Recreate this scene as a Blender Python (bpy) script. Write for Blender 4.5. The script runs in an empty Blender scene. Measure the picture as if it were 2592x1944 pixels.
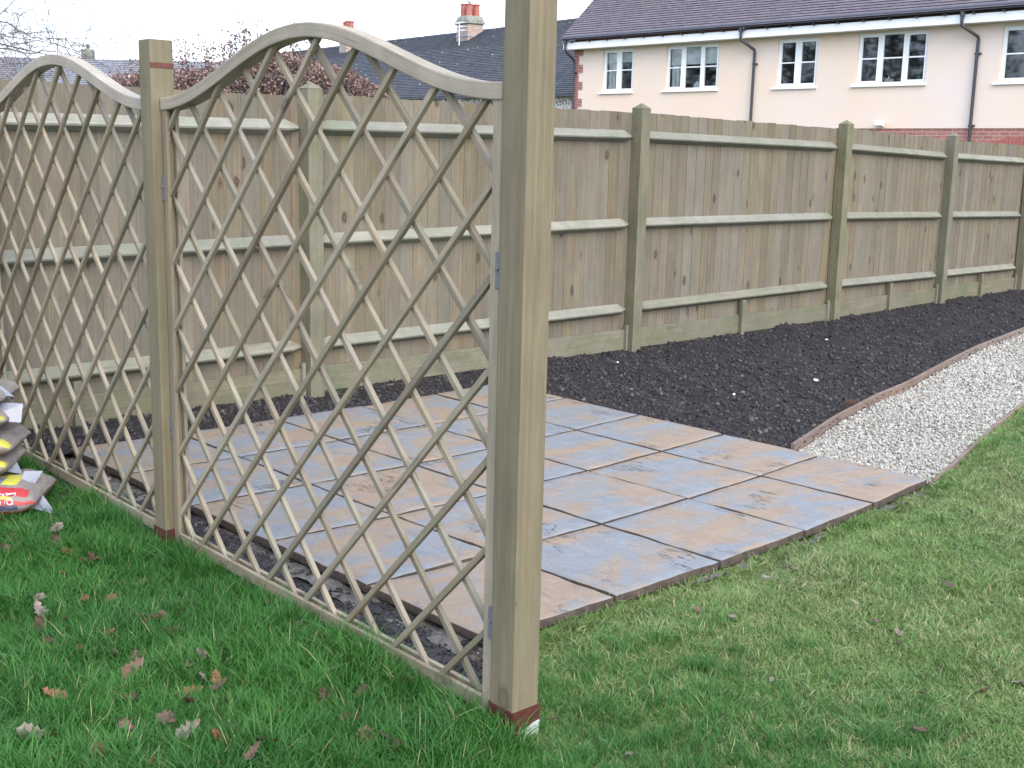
import bpy, bmesh, math, random
import numpy as np
from mathutils import Vector, Matrix, noise as mnoise
R = math.radians
random.seed(7); rng = np.random.default_rng(11)
S = bpy.context.scene
C = S.collection

# ---------------------------------------------------------------- camera
CAM = Vector((-2.304, -2.438, 1.434))
rt = Vector((0.7203, -0.6933, 0.0227)); fw = Vector((0.6847, 0.7042, -0.1884))
fw.normalize(); rt = (rt - fw*rt.dot(fw)).normalized(); up = rt.cross(fw)
cd = bpy.data.cameras.new('camera'); cam = bpy.data.objects.new('camera', cd); C.objects.link(cam)
M = Matrix((rt, up, -fw)).transposed().to_4x4(); M.translation = CAM; cam.matrix_world = M
cd.sensor_width = 36; cd.lens = 36*2987.7/2592; cd.clip_end = 2000; cd.clip_start = 0.05
S.camera = cam
# ---------------------------------------------------------------- light
CLOUD = (4.25, 4.75, 5.75)
SUN_EL, SUN_AZ = 42.0, -108.0      # azimuth measured from +x towards +y
sd = Vector((math.cos(R(SUN_EL))*math.cos(R(SUN_AZ)), math.cos(R(SUN_EL))*math.sin(R(SUN_AZ)), math.sin(R(SUN_EL))))
w = bpy.data.worlds.new('World'); S.world = w; w.use_nodes = True
nt = w.node_tree; nt.nodes.clear()
sky = nt.nodes.new('ShaderNodeTexSky'); sky.sky_type = 'NISHITA'; sky.sun_disc = False
sky.sun_elevation = R(SUN_EL); sky.sun_rotation = R(90-SUN_AZ)
sky.air_density = 1.0; sky.dust_density = 4.0; sky.ozone_density = 2.0; sky.altitude = 0
bg = nt.nodes.new('ShaderNodeBackground'); bg.inputs[1].default_value = 0.15
wo = nt.nodes.new('ShaderNodeOutputWorld')
# thin bright overcast: an even pale cloud layer in front of the clear sky
cl = nt.nodes.new('ShaderNodeMix'); cl.data_type = 'RGBA'; cl.blend_type = 'ADD'; cl.clamp_result = False
cl.inputs[0].default_value = 1.0; cl.inputs[7].default_value = (CLOUD[0], CLOUD[1], CLOUD[2], 1)
nt.links.new(sky.outputs[0], cl.inputs[6]); nt.links.new(cl.outputs[2], bg.inputs[0]); nt.links.new(bg.outputs[0], wo.inputs[0])
ld = bpy.data.lights.new('sun', 'SUN'); ld.energy = 0.5; ld.angle = R(40); ld.color = (1.0, .90, .76)
lo = bpy.data.objects.new('sun', ld); C.objects.link(lo)
lo.rotation_euler = (-sd).to_track_quat('-Z', 'Y').to_euler()
vs = S.view_settings; vs.view_transform = 'Standard'; vs.look = 'None'; vs.gamma = 1; vs.exposure = 0.96
S.render.engine = 'CYCLES'

# ---------------------------------------------------------------- helpers
def tag(o, label=None, cat=None, group=None, kind=None):
    if label: o['label'] = label
    if cat: o['category'] = cat
    if group: o['group'] = group
    if kind: o['kind'] = kind
    return o
def empty(name, loc=(0,0,0), rz=0, **k):
    o = bpy.data.objects.new(name, None); C.objects.link(o); o.location = loc; o.rotation_euler = (0,0,rz)
    o.empty_display_size = .1
    return tag(o, **k)
class MB:
    def __init__(s): s.v=[]; s.f=[]; s.uv=[]; s.r=[]
    def poly(s, pts, uvs=None, r=0.):
        b=len(s.v); s.v += [tuple(p) for p in pts]; s.f.append(tuple(range(b,b+len(pts))))
        s.uv += uvs if uvs else [(p[0],p[1]) for p in pts]; s.r.append(r)
    def beam(s, p0, p1, w, t, side, r=None, uo=None, ends=True, taper=None):
        """box from p0 to p1; w along 'side', t along the third axis"""
        p0=Vector(p0); p1=Vector(p1); d=p1-p0; L=d.length; d.normalize()
        a=Vector(side); a=(a-d*a.dot(d)).normalized(); b=d.cross(a)
        if r is None: r=random.random()
        if uo is None: uo=(random.uniform(0,50),random.uniform(0,50))
        c=[(-w/2,-t/2),(w/2,-t/2),(w/2,t/2),(-w/2,t/2)]
        A=[p0+a*x+b*y for x,y in c]; k=taper or 1; B=[p1+a*x*k+b*y*k for x,y in c]
        base=len(s.v); s.v += [tuple(q) for q in A+B]; vv=0
        for i in range(4):
            j=(i+1)%4; wd=(A[j]-A[i]).length
            s.f.append((base+i,base+j,base+4+j,base+4+i)); s.r.append(r)
            s.uv += [(uo[0],uo[1]+vv),(uo[0],uo[1]+vv+wd),(uo[0]+L,uo[1]+vv+wd),(uo[0]+L,uo[1]+vv)]; vv+=wd
        if ends:
            s.f.append((base+3,base+2,base+1,base)); s.r.append(r); s.uv += [(uo[0]+x,uo[1]+y) for x,y in c[::-1]]
            s.f.append((base+4,base+5,base+6,base+7)); s.r.append(r); s.uv += [(uo[0]+x,uo[1]+y) for x,y in c]
    def box(s, x0,y0,z0,x1,y1,z1, r=None, axis='z'):
        cx,cy,cz=(x0+x1)/2,(y0+y1)/2,(z0+z1)/2
        if axis=='z': s.beam((cx,cy,z0),(cx,cy,z1),x1-x0,y1-y0,(1,0,0),r)
        elif axis=='x': s.beam((x0,cy,cz),(x1,cy,cz),y1-y0,z1-z0,(0,1,0),r)
        else: s.beam((cx,y0,cz),(cx,y1,cz),x1-x0,z1-z0,(1,0,0),r)
    def prism(s, prof, p0, p1, side, r=None):
        """closed 2-D profile (a along side, b along third axis) swept p0->p1"""
        p0=Vector(p0); p1=Vector(p1); d=(p1-p0); L=d.length; d.normalize()
        a=Vector(side); a=(a-d*a.dot(d)).normalized(); b=d.cross(a); n=len(prof)
        if r is None: r=random.random()
        uo=(random.uniform(0,50),random.uniform(0,50))
        base=len(s.v); s.v += [tuple(p0+a*x+b*y) for x,y in prof]+[tuple(p1+a*x+b*y) for x,y in prof]; vv=0
        for i in range(n):
            j=(i+1)%n; wd=math.dist(prof[i],prof[j])
            s.f.append((base+i,base+j,base+n+j,base+n+i)); s.r.append(r)
            s.uv += [(uo[0],uo[1]+vv),(uo[0],uo[1]+vv+wd),(uo[0]+L,uo[1]+vv+wd),(uo[0]+L,uo[1]+vv)]; vv+=wd
        s.f.append(tuple(range(base+n-1,base-1,-1))); s.r.append(r); s.uv += [(uo[0]+x,uo[1]+y) for x,y in prof[::-1]]
        s.f.append(tuple(range(base+n,base+2*n))); s.r.append(r); s.uv += [(uo[0]+x,uo[1]+y) for x,y in prof]
    def tube(s, pts, rad, n=6, r=0.5, cap=True):
        pts=[Vector(p) for p in pts]; base=len(s.v); m=len(pts)
        if not hasattr(rad,'__len__'): rad=[rad]*m
        ref=Vector((.13,.27,.95)); L=0; Ls=[]
        for i,p in enumerate(pts):
            d=(pts[min(i+1,m-1)]-pts[max(i-1,0)]).normalized()
            a=d.cross(ref)
            if a.length<1e-3: a=d.cross(Vector((1,0,0)))
            a.normalize(); b=d.cross(a)
            for k in range(n):
                t=2*math.pi*k/n; s.v.append(tuple(p+(a*math.cos(t)+b*math.sin(t))*rad[i]))
            if i: L+=(p-pts[i-1]).length
            Ls.append(L)
        for i in range(m-1):
            for k in range(n):
                k2=(k+1)%n
                s.f.append((base+i*n+k,base+i*n+k2,base+(i+1)*n+k2,base+(i+1)*n+k)); s.r.append(r)
                s.uv += [(Ls[i],k/n*.3),(Ls[i],(k+1)/n*.3),(Ls[i+1],(k+1)/n*.3),(Ls[i+1],k/n*.3)]
        if cap and n>2:
            s.f.append(tuple(base+k for k in range(n-1,-1,-1))); s.r.append(r); s.uv += [(0,0)]*n
            s.f.append(tuple(base+(m-1)*n+k for k in range(n))); s.r.append(r); s.uv += [(0,0)]*n
    def build(s, name, mat, parent=None, smooth=False, bevel=0, seg=2):
        me=bpy.data.meshes.new(name); me.from_pydata(s.v,[],s.f)
        uv=me.uv_layers.new(name='UVMap'); uv.data.foreach_set('uv', np.array(s.uv,dtype=np.float32).ravel())
        at=me.attributes.new('rnd','FLOAT','FACE'); at.data.foreach_set('value', np.array(s.r,dtype=np.float32))
        return link(name, me, mat, parent, smooth, bevel, seg)
def link(name, me, mat, parent=None, smooth=False, bevel=0, seg=2):
    o=bpy.data.objects.new(name, me); C.objects.link(o)
    if mat: me.materials.append(mat)
    if parent is not None:
        o.parent=parent
        o.matrix_parent_inverse = Matrix.Translation(-parent.location) if parent.rotation_euler.z==0 else (Matrix.Translation(parent.location)@Matrix.Rotation(parent.rotation_euler.z,4,'Z')).inverted()
    if smooth: me.polygons.foreach_set('use_smooth',[True]*len(me.polygons))
    if bevel:
        m=o.modifiers.new('bevel','BEVEL'); m.width=bevel; m.segments=seg; m.limit_method='ANGLE'; m.angle_limit=R(40)
    return o
def npmesh(name, v, f, mat, parent=None, smooth=False, rnd=None):
    me=bpy.data.meshes.new(name); v=np.asarray(v,np.float32); f=np.asarray(f,np.int32); k=f.shape[1]
    me.vertices.add(len(v)); me.vertices.foreach_set('co', v.ravel())
    me.loops.add(f.size); me.loops.foreach_set('vertex_index', f.ravel())
    me.polygons.add(len(f)); me.polygons.foreach_set('loop_start', np.arange(0,f.size,k,dtype=np.int32))
    me.update(calc_edges=True); me.validate()
    if rnd is not None:
        at=me.attributes.new('rnd','FLOAT','FACE'); at.data.foreach_set('value', np.asarray(rnd,np.float32))
    return link(name, me, mat, parent, smooth)

# ---------------------------------------------------------------- materials
class NT:
    def __init__(s,name,rough=.8,spec=.3):
        s.m=bpy.data.materials.new(name); s.m.use_nodes=True; s.t=s.m.node_tree
        s.b=s.t.nodes['Principled BSDF']; s.b.inputs['Roughness'].default_value=rough
        s.b.inputs['Specular IOR Level'].default_value=spec
    def n(s,typ,ins=None,**a):
        n=s.t.nodes.new('ShaderNode'+typ)
        for k,v in a.items(): setattr(n,k,v)
        if ins:
            for k,v in ins.items():
                if isinstance(v,bpy.types.NodeSocket): s.t.links.new(v,n.inputs[k])
                else: n.inputs[k].default_value=v
        return n
    def uv(s,sx,sy,name='UVMap'):
        u=s.n('UVMap',uv_map=name); return s.n('Mapping',{'Vector':u.outputs[0],'Scale':(sx,sy,1)}).outputs[0]
    def obj(s,sc=(1,1,1)):
        c=s.n('TexCoord'); return s.n('Mapping',{'Vector':c.outputs['Object'],'Scale':sc}).outputs[0]
    def pos(s,sc=(1,1,1)):
        c=s.n('NewGeometry'); return s.n('Mapping',{'Vector':c.outputs['Position'],'Scale':sc}).outputs[0]
    def noise(s,vec,scale,detail=4,rough=.6,dist=0):
        return s.n('TexNoise',{'Vector':vec,'Scale':scale,'Detail':detail,'Roughness':rough,'Distortion':dist}).outputs[0]
    def ramp(s,fac,stops,interp='LINEAR'):
        r=s.n('ValToRGB',{'Fac':fac}); e=r.color_ramp; e.interpolation=interp
        while len(e.elements)<len(stops): e.elements.new(.5)
        for el,(p,c) in zip(e.elements,stops):
            el.position=p; el.color=(c,c,c,1) if not hasattr(c,'__len__') else (*c,1)
        return r.outputs[0]
    def mix(s,f,a,b,mode='MIX'):
        m=s.n('Mix',data_type='RGBA',blend_type=mode)
        for i,v in ((0,f),(6,a),(7,b)):
            if isinstance(v,bpy.types.NodeSocket): s.t.links.new(v,m.inputs[i])
            else: m.inputs[i].default_value=(*v,1) if hasattr(v,'__len__') else v
        return m.outputs[2]
    def math(s,op,a,b=0.,c=0.):
        m=s.n('Math',operation=op)
        for i,v in enumerate((a,b,c)):
            if isinstance(v,bpy.types.NodeSocket): s.t.links.new(v,m.inputs[i])
            else: m.inputs[i].default_value=v
        return m.outputs[0]
    def attr(s,name,typ='GEOMETRY'):
        return s.n('Attribute',attribute_name=name,attribute_type=typ).outputs['Fac']
    def col(s,c):
        if isinstance(c,bpy.types.NodeSocket): s.t.links.new(c,s.b.inputs['Base Color'])
        else: s.b.inputs['Base Color'].default_value=(*c,1)
    def bump(s,h,strength=.5,dist=.01):
        b=s.n('Bump',{'Height':h,'Strength':strength,'Distance':dist}); s.t.links.new(b.outputs[0],s.b.inputs['Normal'])
def flat(name,c,rough=.6,spec=.3,var=.0,scale=20):
    t=NT(name,rough,spec)
    if var:
        f=t.noise(t.obj(),scale,5); a=[x*(1-var) for x in c]; b=[min(1,x*(1+var)) for x in c]
        t.col(t.ramp(f,[(.3,a),(.7,b)])); t.bump(f,.15,.005)
    else: t.col(c)
    return t.m
def wood(name, light, dark, alt, green=(.16,.2,.11), gamt=.5, knots=1., rough=.75, streak=1., grey=(.25,.25,.26), var=.26):
    t=NT(name,rough,.25)
    r=t.attr('rnd')
    off=t.n('CombineXYZ',{'X':t.math('MULTIPLY',r,37.),'Y':t.math('MULTIPLY',r,91.),'Z':t.math('MULTIPLY',r,13.)}).outputs[0]
    u=t.n('VectorMath',{0:t.n('UVMap',uv_map='UVMap').outputs[0],1:off},operation='ADD').outputs[0]
    def mp(a,b): return t.n('Mapping',{'Vector':u,'Scale':(a,b,1)}).outputs[0]
    grain=t.noise(mp(2.2,70),1,6,.65,.35)
    fine=t.noise(mp(9,330),1,3,.6)
    broad=t.noise(mp(.6,26),1,4,.6)
    c=t.mix(t.ramp(grain,[(.32,0),(.68,1)]),dark,light)
    c=t.mix(t.math('MULTIPLY',t.ramp(broad,[(.42,0),(.65,1)]),.55),c,alt)
    c=t.mix(t.ramp(r,[(.0,0.),(1,.8)]),c,t.mix(.5,c,grey))
    c=t.mix(t.ramp(fine,[(.3,.16*streak),(.6,0)]),c,(.03,.027,.025))
    # per-board tone
    hv=t.n('HueSaturation',{'Color':c,'Saturation':1.0,'Value':t.math('MULTIPLY_ADD',t.n('TexWhiteNoise',{'W':r},noise_dimensions='1D').outputs[0],var,1-var/2)}).outputs[0]
    c=t.n('HueSaturation',{'Color':hv,'Value':t.math('MULTIPLY_ADD',t.noise(t.pos((1,1,.45)),7,5,.7),.7,.65)}).outputs[0]
    ck=t.noise(mp(1.3,46),1,2,.5,.1); ck=t.math('MULTIPLY',t.ramp(t.math('ABSOLUTE',t.math('SUBTRACT',ck,.5)),[(0,1),(.006,0)]),t.ramp(t.noise(mp(1.1,6),1,2),[(.56,0),(.62,.8)])); c=t.mix(ck,c,(.04,.032,.026))
    if knots:
        vo=t.n('TexVoronoi',{'Vector':mp(4.6,8.5),'Scale':1.,'Randomness':1.},feature='F1')
        k=t.ramp(t.math('ADD',vo.outputs['Distance'],t.math('MULTIPLY',t.math('SUBTRACT',grain,.5),.12)),[(.0,1),(.09,.55),(.14,1),(.17,.45),(.25,0)])
        rnd=t.ramp(t.n('SeparateColor',{'Color':vo.outputs['Color']}).outputs[0],[(.70,0),(.74,1)])
        kk=t.math('MULTIPLY',t.math('MULTIPLY',k,rnd),.75*knots)
        c=t.mix(kk,c,(.055,.035,.025))
    if gamt:
        g=t.noise(t.pos(),3.5,5,.7); gz=t.ramp(g,[(.45,0),(.72,gamt)])
        c=t.mix(gz,c,green)
    t.col(c); h=t.math('ADD',grain,t.math('MULTIPLY',fine,.5)); t.bump(h,.35,.002)
    return t.m
M_trellis=wood('trellis_wood',(.265,.218,.148),(.155,.122,.082),(.20,.185,.13),green=(.13,.17,.125),gamt=.4,knots=1.,grey=(.27,.24,.205),var=.5)
M_arch=wood('trellis_arch_wood',(.315,.27,.205),(.205,.17,.125),(.28,.25,.20),green=(.21,.25,.20),gamt=.25,knots=.7,grey=(.39,.36,.33))
M_post=wood('planed_post_wood',(.205,.170,.100),(.110,.088,.052),(.165,.145,.092),green=(.125,.13,.08),gamt=.5,knots=.9,grey=(.27,.25,.2))
M_board=wood('fence_board_wood',(.195,.156,.096),(.110,.088,.054),(.122,.122,.116),green=(.105,.12,.078),gamt=.3,knots=1.6,grey=(.138,.138,.132))
M_rail=wood('fence_rail_wood',(.235,.222,.175),(.14,.135,.10),(.18,.185,.142),green=(.11,.145,.085),gamt=.7,knots=.4,grey=(.24,.25,.235))
M_fpost=wood('fence_post_wood',(.185,.168,.112),(.112,.102,.068),(.138,.138,.094),green=(.075,.098,.045),gamt=.75,knots=.4,grey=(.17,.17,.155))
M_edge=wood('edging_board_wood',(.20,.14,.105),(.11,.075,.055),(.15,.12,.10),gamt=.0,knots=.3)

# ---------------------------------------------------------------- setting: ground
def ground_h(x,y): return -0.062+0.012*mnoise.noise(Vector((x*.9,y*.9,3.1)))+.053*min(1,max(0,(x+.15)/1.7))*min(1,max(0,((max(-.06-.01*x,.03+.205*(x-2.9))-.05)-y)/.15))*min(1,max(0,(13-x)/3))
def mat_ground():
    t=NT('ground_turf_soil',.95,.1); p=t.pos()
    a=t.noise(p,2.2,5,.65); b=t.noise(p,38,4,.7)
    c=t.mix(t.ramp(a,[(.4,0),(.62,1)]),(.035,.075,.022),(.10,.105,.045))
    c=t.mix(t.ramp(b,[(.35,.8),(.6,0)]),c,(.03,.026,.018)); t.col(c); t.bump(b,.6,.01); return t.m
xs=np.concatenate([[-600,-150,-40,-12],np.arange(-5,13.01,.12),[16,25,45,120,600]]); ys=np.concatenate([[-600,-150,-40,-12],np.arange(-5,5.01,.12),[8,14,25,45,120,600]])
V=[(x,y,ground_h(x,y) if -5<=x<=13 and -5<=y<=5 else -.065) for y in ys for x in xs]; n=len(xs)
F=[(j*n+i,j*n+i+1,(j+1)*n+i+1,(j+1)*n+i) for j in range(len(ys)-1) for i in range(n-1)]
tag(npmesh('ground',V,F,mat_ground(),smooth=True),kind='structure')

# patio grid (fitted slab corners)
CO=[[0.004646,0.563022,-0.005809,0.000706,0.000416,0.002396],[0.025241,-0.044609,0.592074,0.009155,-0.001781,0.002528]]
def PG(u,v):
    q=(1,u,v,u*u,u*v,v*v); return Vector((sum(a*b for a,b in zip(CO[0],q)),sum(a*b for a,b in zip(CO[1],q)),0))
GE=[(2.86,.79),(3.70,1.03),(4.46,1.20),(5.0,1.29),(6.05,1.53),(7.0,1.735),(8.45,1.97),(10.2,2.22),(12.5,2.5)]   # edging, soil side
LE=[(2.86,.035),(3.21,.116),(3.64,.222),(4.42,.412),(5.157,.57),(6.2,.78),(7.6,1.03),(9.6,1.33),(12.5,1.7)]       # edging, lawn side
def interp(pts,x):
    return float(np.interp(x,[p[0] for p in pts],[p[1] for p in pts]))
FP=[(-1.3,3.52),(1.72,3.50),(4.6,3.45),(7.45,3.45),(9.85,3.57),(12.0,3.60),(14.4,3.6)]                            # board plane
# soil bed
def soil_h(x,y):
    v=Vector((x,y,.3)); h=-.012+.026*mnoise.noise(v*2.3)+.024*mnoise.noise(v*6.5)+.020*mnoise.noise(v*14)+.014*abs(mnoise.noise(v*30))
    d=max(x-2.837-.0143*y, y-3.048+.0954*x-.0287*x*x) if x<6 else 9
    return h*min(1,max(.25,d/.18))-.020*min(1,max(0,1-d/.16))
def mat_soil(name='dark_soil',k=1.):
    t=NT(name,.9,.25); p=t.pos(); a=t.noise(p,55,6,.75); b=t.noise(p,7,4,.6)
    c=t.ramp(a,[(.32,(.006*k,.006*k,.007*k)),(.55,(.024*k,.022*k,.024*k)),(.75,(.062*k,.055*k,.056*k))])
    c=t.mix(t.ramp(b,[(.4,0),(.7,.5)]),c,(.035*k,.030*k,.030*k))
    vo=t.n('TexVoronoi',{'Vector':p,'Scale':60.}); s1=t.ramp(t.n('SeparateColor',{'Color':vo.outputs['Color']}).outputs[1],[(.975,0),(.98,1)])
    s2=t.ramp(vo.outputs['Distance'],[(.2,1),(.3,0)]); c=t.mix(t.math('MULTIPLY',s1,s2),c,(.3,.28,.27))
    t.col(c); t.bump(a,.9,.012); return t.m
M_soil=mat_soil('dark_soil',.9); M_earth=mat_soil('brown_earth',1.9)
def sheet(name,inside,x0,x1,y0,y1,st,hf,mat):
    nx=int((x1-x0)/st)+1; ny=int((y1-y0)/st)+1; idx={}; V=[];F=[]
    def vid(i,j):
        if (i,j) not in idx:
            x=x0+i*st; y=y0+j*st; idx[(i,j)]=len(V); V.append((x,y,hf(x,y)))
        return idx[(i,j)]
    for j in range(ny-1):
        for i in range(nx-1):
            if inside(x0+(i+.5)*st,y0+(j+.5)*st): F.append((vid(i,j),vid(i+1,j),vid(i+1,j+1),vid(i,j+1)))
    return npmesh(name,V,F,mat,smooth=True)
def in_soil(x,y):
    if y>np.interp(x,[p[0] for p in FP],[p[1] for p in FP])-.01: return False
    if x<2.86: return y>2.98+.0*x or (x>2.79 and y>.75)
    return y>interp(GE,x)-.01
def in_soil2(x,y): return y<np.interp(x,[p[0] for p in FP],[p[1] for p in FP])-.01 and max(x-2.837-.0143*y, y-3.048+.0954*x-.0287*x*x)>-.05 and (x<2.86 and y>.8 or x>=2.86 and y>interp(GE,x)-.01)
tag(sheet('soil_bed',lambda x,y: in_soil2(x,y) and x>-.3,-.3,13,.6,3.62,.022,soil_h,M_soil),kind='structure')
tag(sheet('soil_strip',lambda x,y: True,-.31,.06,-.16,3.0,.02,lambda x,y:-.045+soil_h(x+9,y)*.6,M_earth),kind='structure')

# ---------------------------------------------------------------- paving slabs
def mat_slab():
    t=NT('riven_paving',.55,.4); g=t.attr('rnd'); tone=t.attr('tone')
    off=t.n('CombineXYZ',{'X':t.math('MULTIPLY',g,50.),'Y':t.math('MULTIPLY',g,31.),'Z':0.}).outputs[0]
    p=t.n('VectorMath',{0:t.pos((1,1,1)),1:off},operation='ADD').outputs[0]
    pm=t.n('Mapping',{'Vector':p,'Scale':(1.,1.7,1),'Rotation':(0,0,.5)}).outputs[0]
    a=t.noise(pm,2.3,4,.55,.6)
    a=t.math('ADD',a,t.math('MULTIPLY',t.math('SUBTRACT',t.noise(pm,8.5,4,.6,.4),.5),.30)); f=t.ramp(t.math('ADD',a,tone),[(.42,0),(.58,1)])
    blue=t.mix(t.noise(pm,9,5,.6),(.135,.148,.158),(.205,.222,.238)); buff=t.mix(t.noise(pm,8,5,.6),(.19,.14,.098),(.275,.212,.152))
    c=t.mix(f,buff,blue)
    n2=t.noise(pm,26,6,.7); c=t.mix(t.ramp(n2,[(.62,0),(.8,.5)]),c,(.5,.48,.47))
    cr=t.noise(t.n('Mapping',{'Vector':p,'Scale':(3.,1.,1),'Rotation':(0,0,.9)}).outputs[0],5,5,.7,.8)
    line=t.ramp(t.math('ABSOLUTE',t.math('SUBTRACT',cr,.5)),[(.0,1),(.018,0)])
    msk=t.ramp(t.noise(p,2.3,3),[(.58,0),(.66,1)]); line=t.math('MULTIPLY',line,msk)
    c=t.mix(t.math('MULTIPLY',line,.6),c,(.07,.06,.055))
    sp=t.noise(p,60,3,.6); c=t.mix(t.ramp(sp,[(.66,0),(.74,.55)]),c,(.10,.085,.075)); dm=t.noise(t.pos(),3.3,6,.75); c=t.mix(t.ramp(dm,[(.56,0),(.78,.38)]),c,(.10,.085,.07))
    t.col(c); h=t.math('SUBTRACT',t.math('MULTIPLY',n2,.5),line); h=t.math('ADD',h,t.math('MULTIPLY',cr,1.6)); t.bump(h,.9,.011); return t.m
M_slab=mat_slab()
# tone: negative leans buff, positive leans blue-grey ; rows v (0 = lawn edge), columns u (0 = trellis)
TONE=[[-.02,.03,-.05,.05,.03,.02][:5],[.0,.02,.04,.0,-.03],[.04,-.04,.05,.04,.0],[.03,.05,-.02,.05,.03],[.02,.03,.05,-.02,-.05]]
TONE[0][0]=-.06; TONE[0][1]=.05; TONE[0][2]=-.0; TONE[0][3]=-.02; TONE[0][4]=-.04
GRD=[0,.006]+[k/14 for k in range(1,14)]+[.994,1]
M_sedge=flat('slab_cut_edge',(.058,.047,.039),.9,.15,.35,40)
ordn=['first','second','third','fourth','fifth']
rows=['in the row along the lawn edge','in the second row from the lawn','in the middle row of the patio','in the fourth row from the lawn','in the row along the fence bed']
for v in range(5):
    for u in range(5):
        q=[PG(u,v),PG(u+1,v),PG(u+1,v+1),PG(u,v+1)]; cen=sum(q,Vector())/4
        q=[p+(cen-p).normalized()*.0115 for p in q]; N=16; V=[];F=[]; sd_=random.random()*60; tilt=random.uniform(-.0015,.0015)
        for j in range(N+1):
            for i in range(N+1):
                a,b=GRD[i],GRD[j]; p=(q[0]*(1-a)+q[1]*a)*(1-b)+(q[3]*(1-a)+q[2]*a)*b
                e=min(a,1-a,b,1-b); wob=.0035*mnoise.noise(Vector((p.x*14,p.y*14,sd_))) if e<.001 else 0
                z=.0032*mnoise.noise(Vector((p.x*5,p.y*9,sd_)))+.0015*mnoise.noise(Vector((p.x*18,p.y*22,sd_)))+tilt-(.002 if e<.001 else 0)
                V.append((p.x+wob,p.y+wob,z))
        for j in range(N):
            for i in range(N): F.append((j*(N+1)+i,j*(N+1)+i+1,(j+1)*(N+1)+i+1,(j+1)*(N+1)+i))
        ring=[i for i in range(N+1)]+[(j+1)*(N+1)-1 for j in range(1,N+1)]+[N*(N+1)+i for i in range(N-1,-1,-1)]+[j*(N+1) for j in range(N-1,0,-1)]
        b0=len(V); V+= [(V[k][0],V[k][1],-.032) for k in ring]; m=len(ring)
        for k in range(m): F.append((ring[k],b0+k,b0+(k+1)%m,ring[(k+1)%m])); 
        V=[(x-cen.x,y-cen.y,z) for x,y,z in V]
        o=npmesh('paving_slab',V,F,M_slab,rnd=[random.random()]*len(F)); o.location=(cen.x,cen.y,0); o.data.materials.append(M_sedge)
        for k in range(N*N,len(F)): o.data.polygons[k].material_index=1
        at=o.data.attributes.new('tone','FLOAT','FACE'); at.data.foreach_set('value',[TONE[v][u]]*len(F))
        col='mostly buff' if TONE[v][u]<-.03 else ('mostly blue-grey' if TONE[v][u]>.035 else 'mixed buff and blue-grey')
        where=ordn[u]+' from the trellis' if u<4 else ('farthest from the trellis')
        tag(o,f'{col} riven paving slab, {where}, {rows[v]}','paving slab','riven paving slabs of the patio')
# bedding under the slabs and the concrete haunch at the edges
def mat_conc():
    t=NT('rough_mortar',.95,.15); p=t.pos(); a=t.noise(p,26,7,.75); b=t.noise(p,6,3)
    c=t.ramp(a,[(.3,(.08,.075,.065)),(.62,(.20,.195,.185))]); c=t.mix(t.ramp(b,[(.5,0),(.65,.8)]),c,(.06,.05,.04)); t.col(c); t.bump(a,1,.02); return t.m
M_conc=mat_conc()
m=MB(); q=[PG(0,0),PG(5,0),PG(5,5),PG(0,5)]
m.poly([(p.x,p.y,-.024) for p in q]); bed=m.build('joint_sand',flat('joint_sand',(.045,.034,.027),.95,.1,.3,60)); tag(bed,kind='structure')
def haunch(x,y):
    e=Vector((x,y,0)); h=-.046+.016*mnoise.noise(e*9)+.01*mnoise.noise(e*31); return h
def near_edge(x,y):
    w_=.075+.05*mnoise.noise(Vector((x*3.1,y*3.1,8)))
    if x<.2: ex=PG(0,max(0,y/.6)).x; return -w_<x-ex<.02 and -.06<y<3.05
    ey=PG(x/.565,0).y; w_=.03+.05*mnoise.noise(Vector((x*2.1,y*3.1,8)))
    return -w_<y-ey<.02 and x<3.0
tag(sheet('mortar_haunch',near_edge,-.25,3.0,-.25,3.1,.012,haunch,M_conc),kind='structure')

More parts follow.
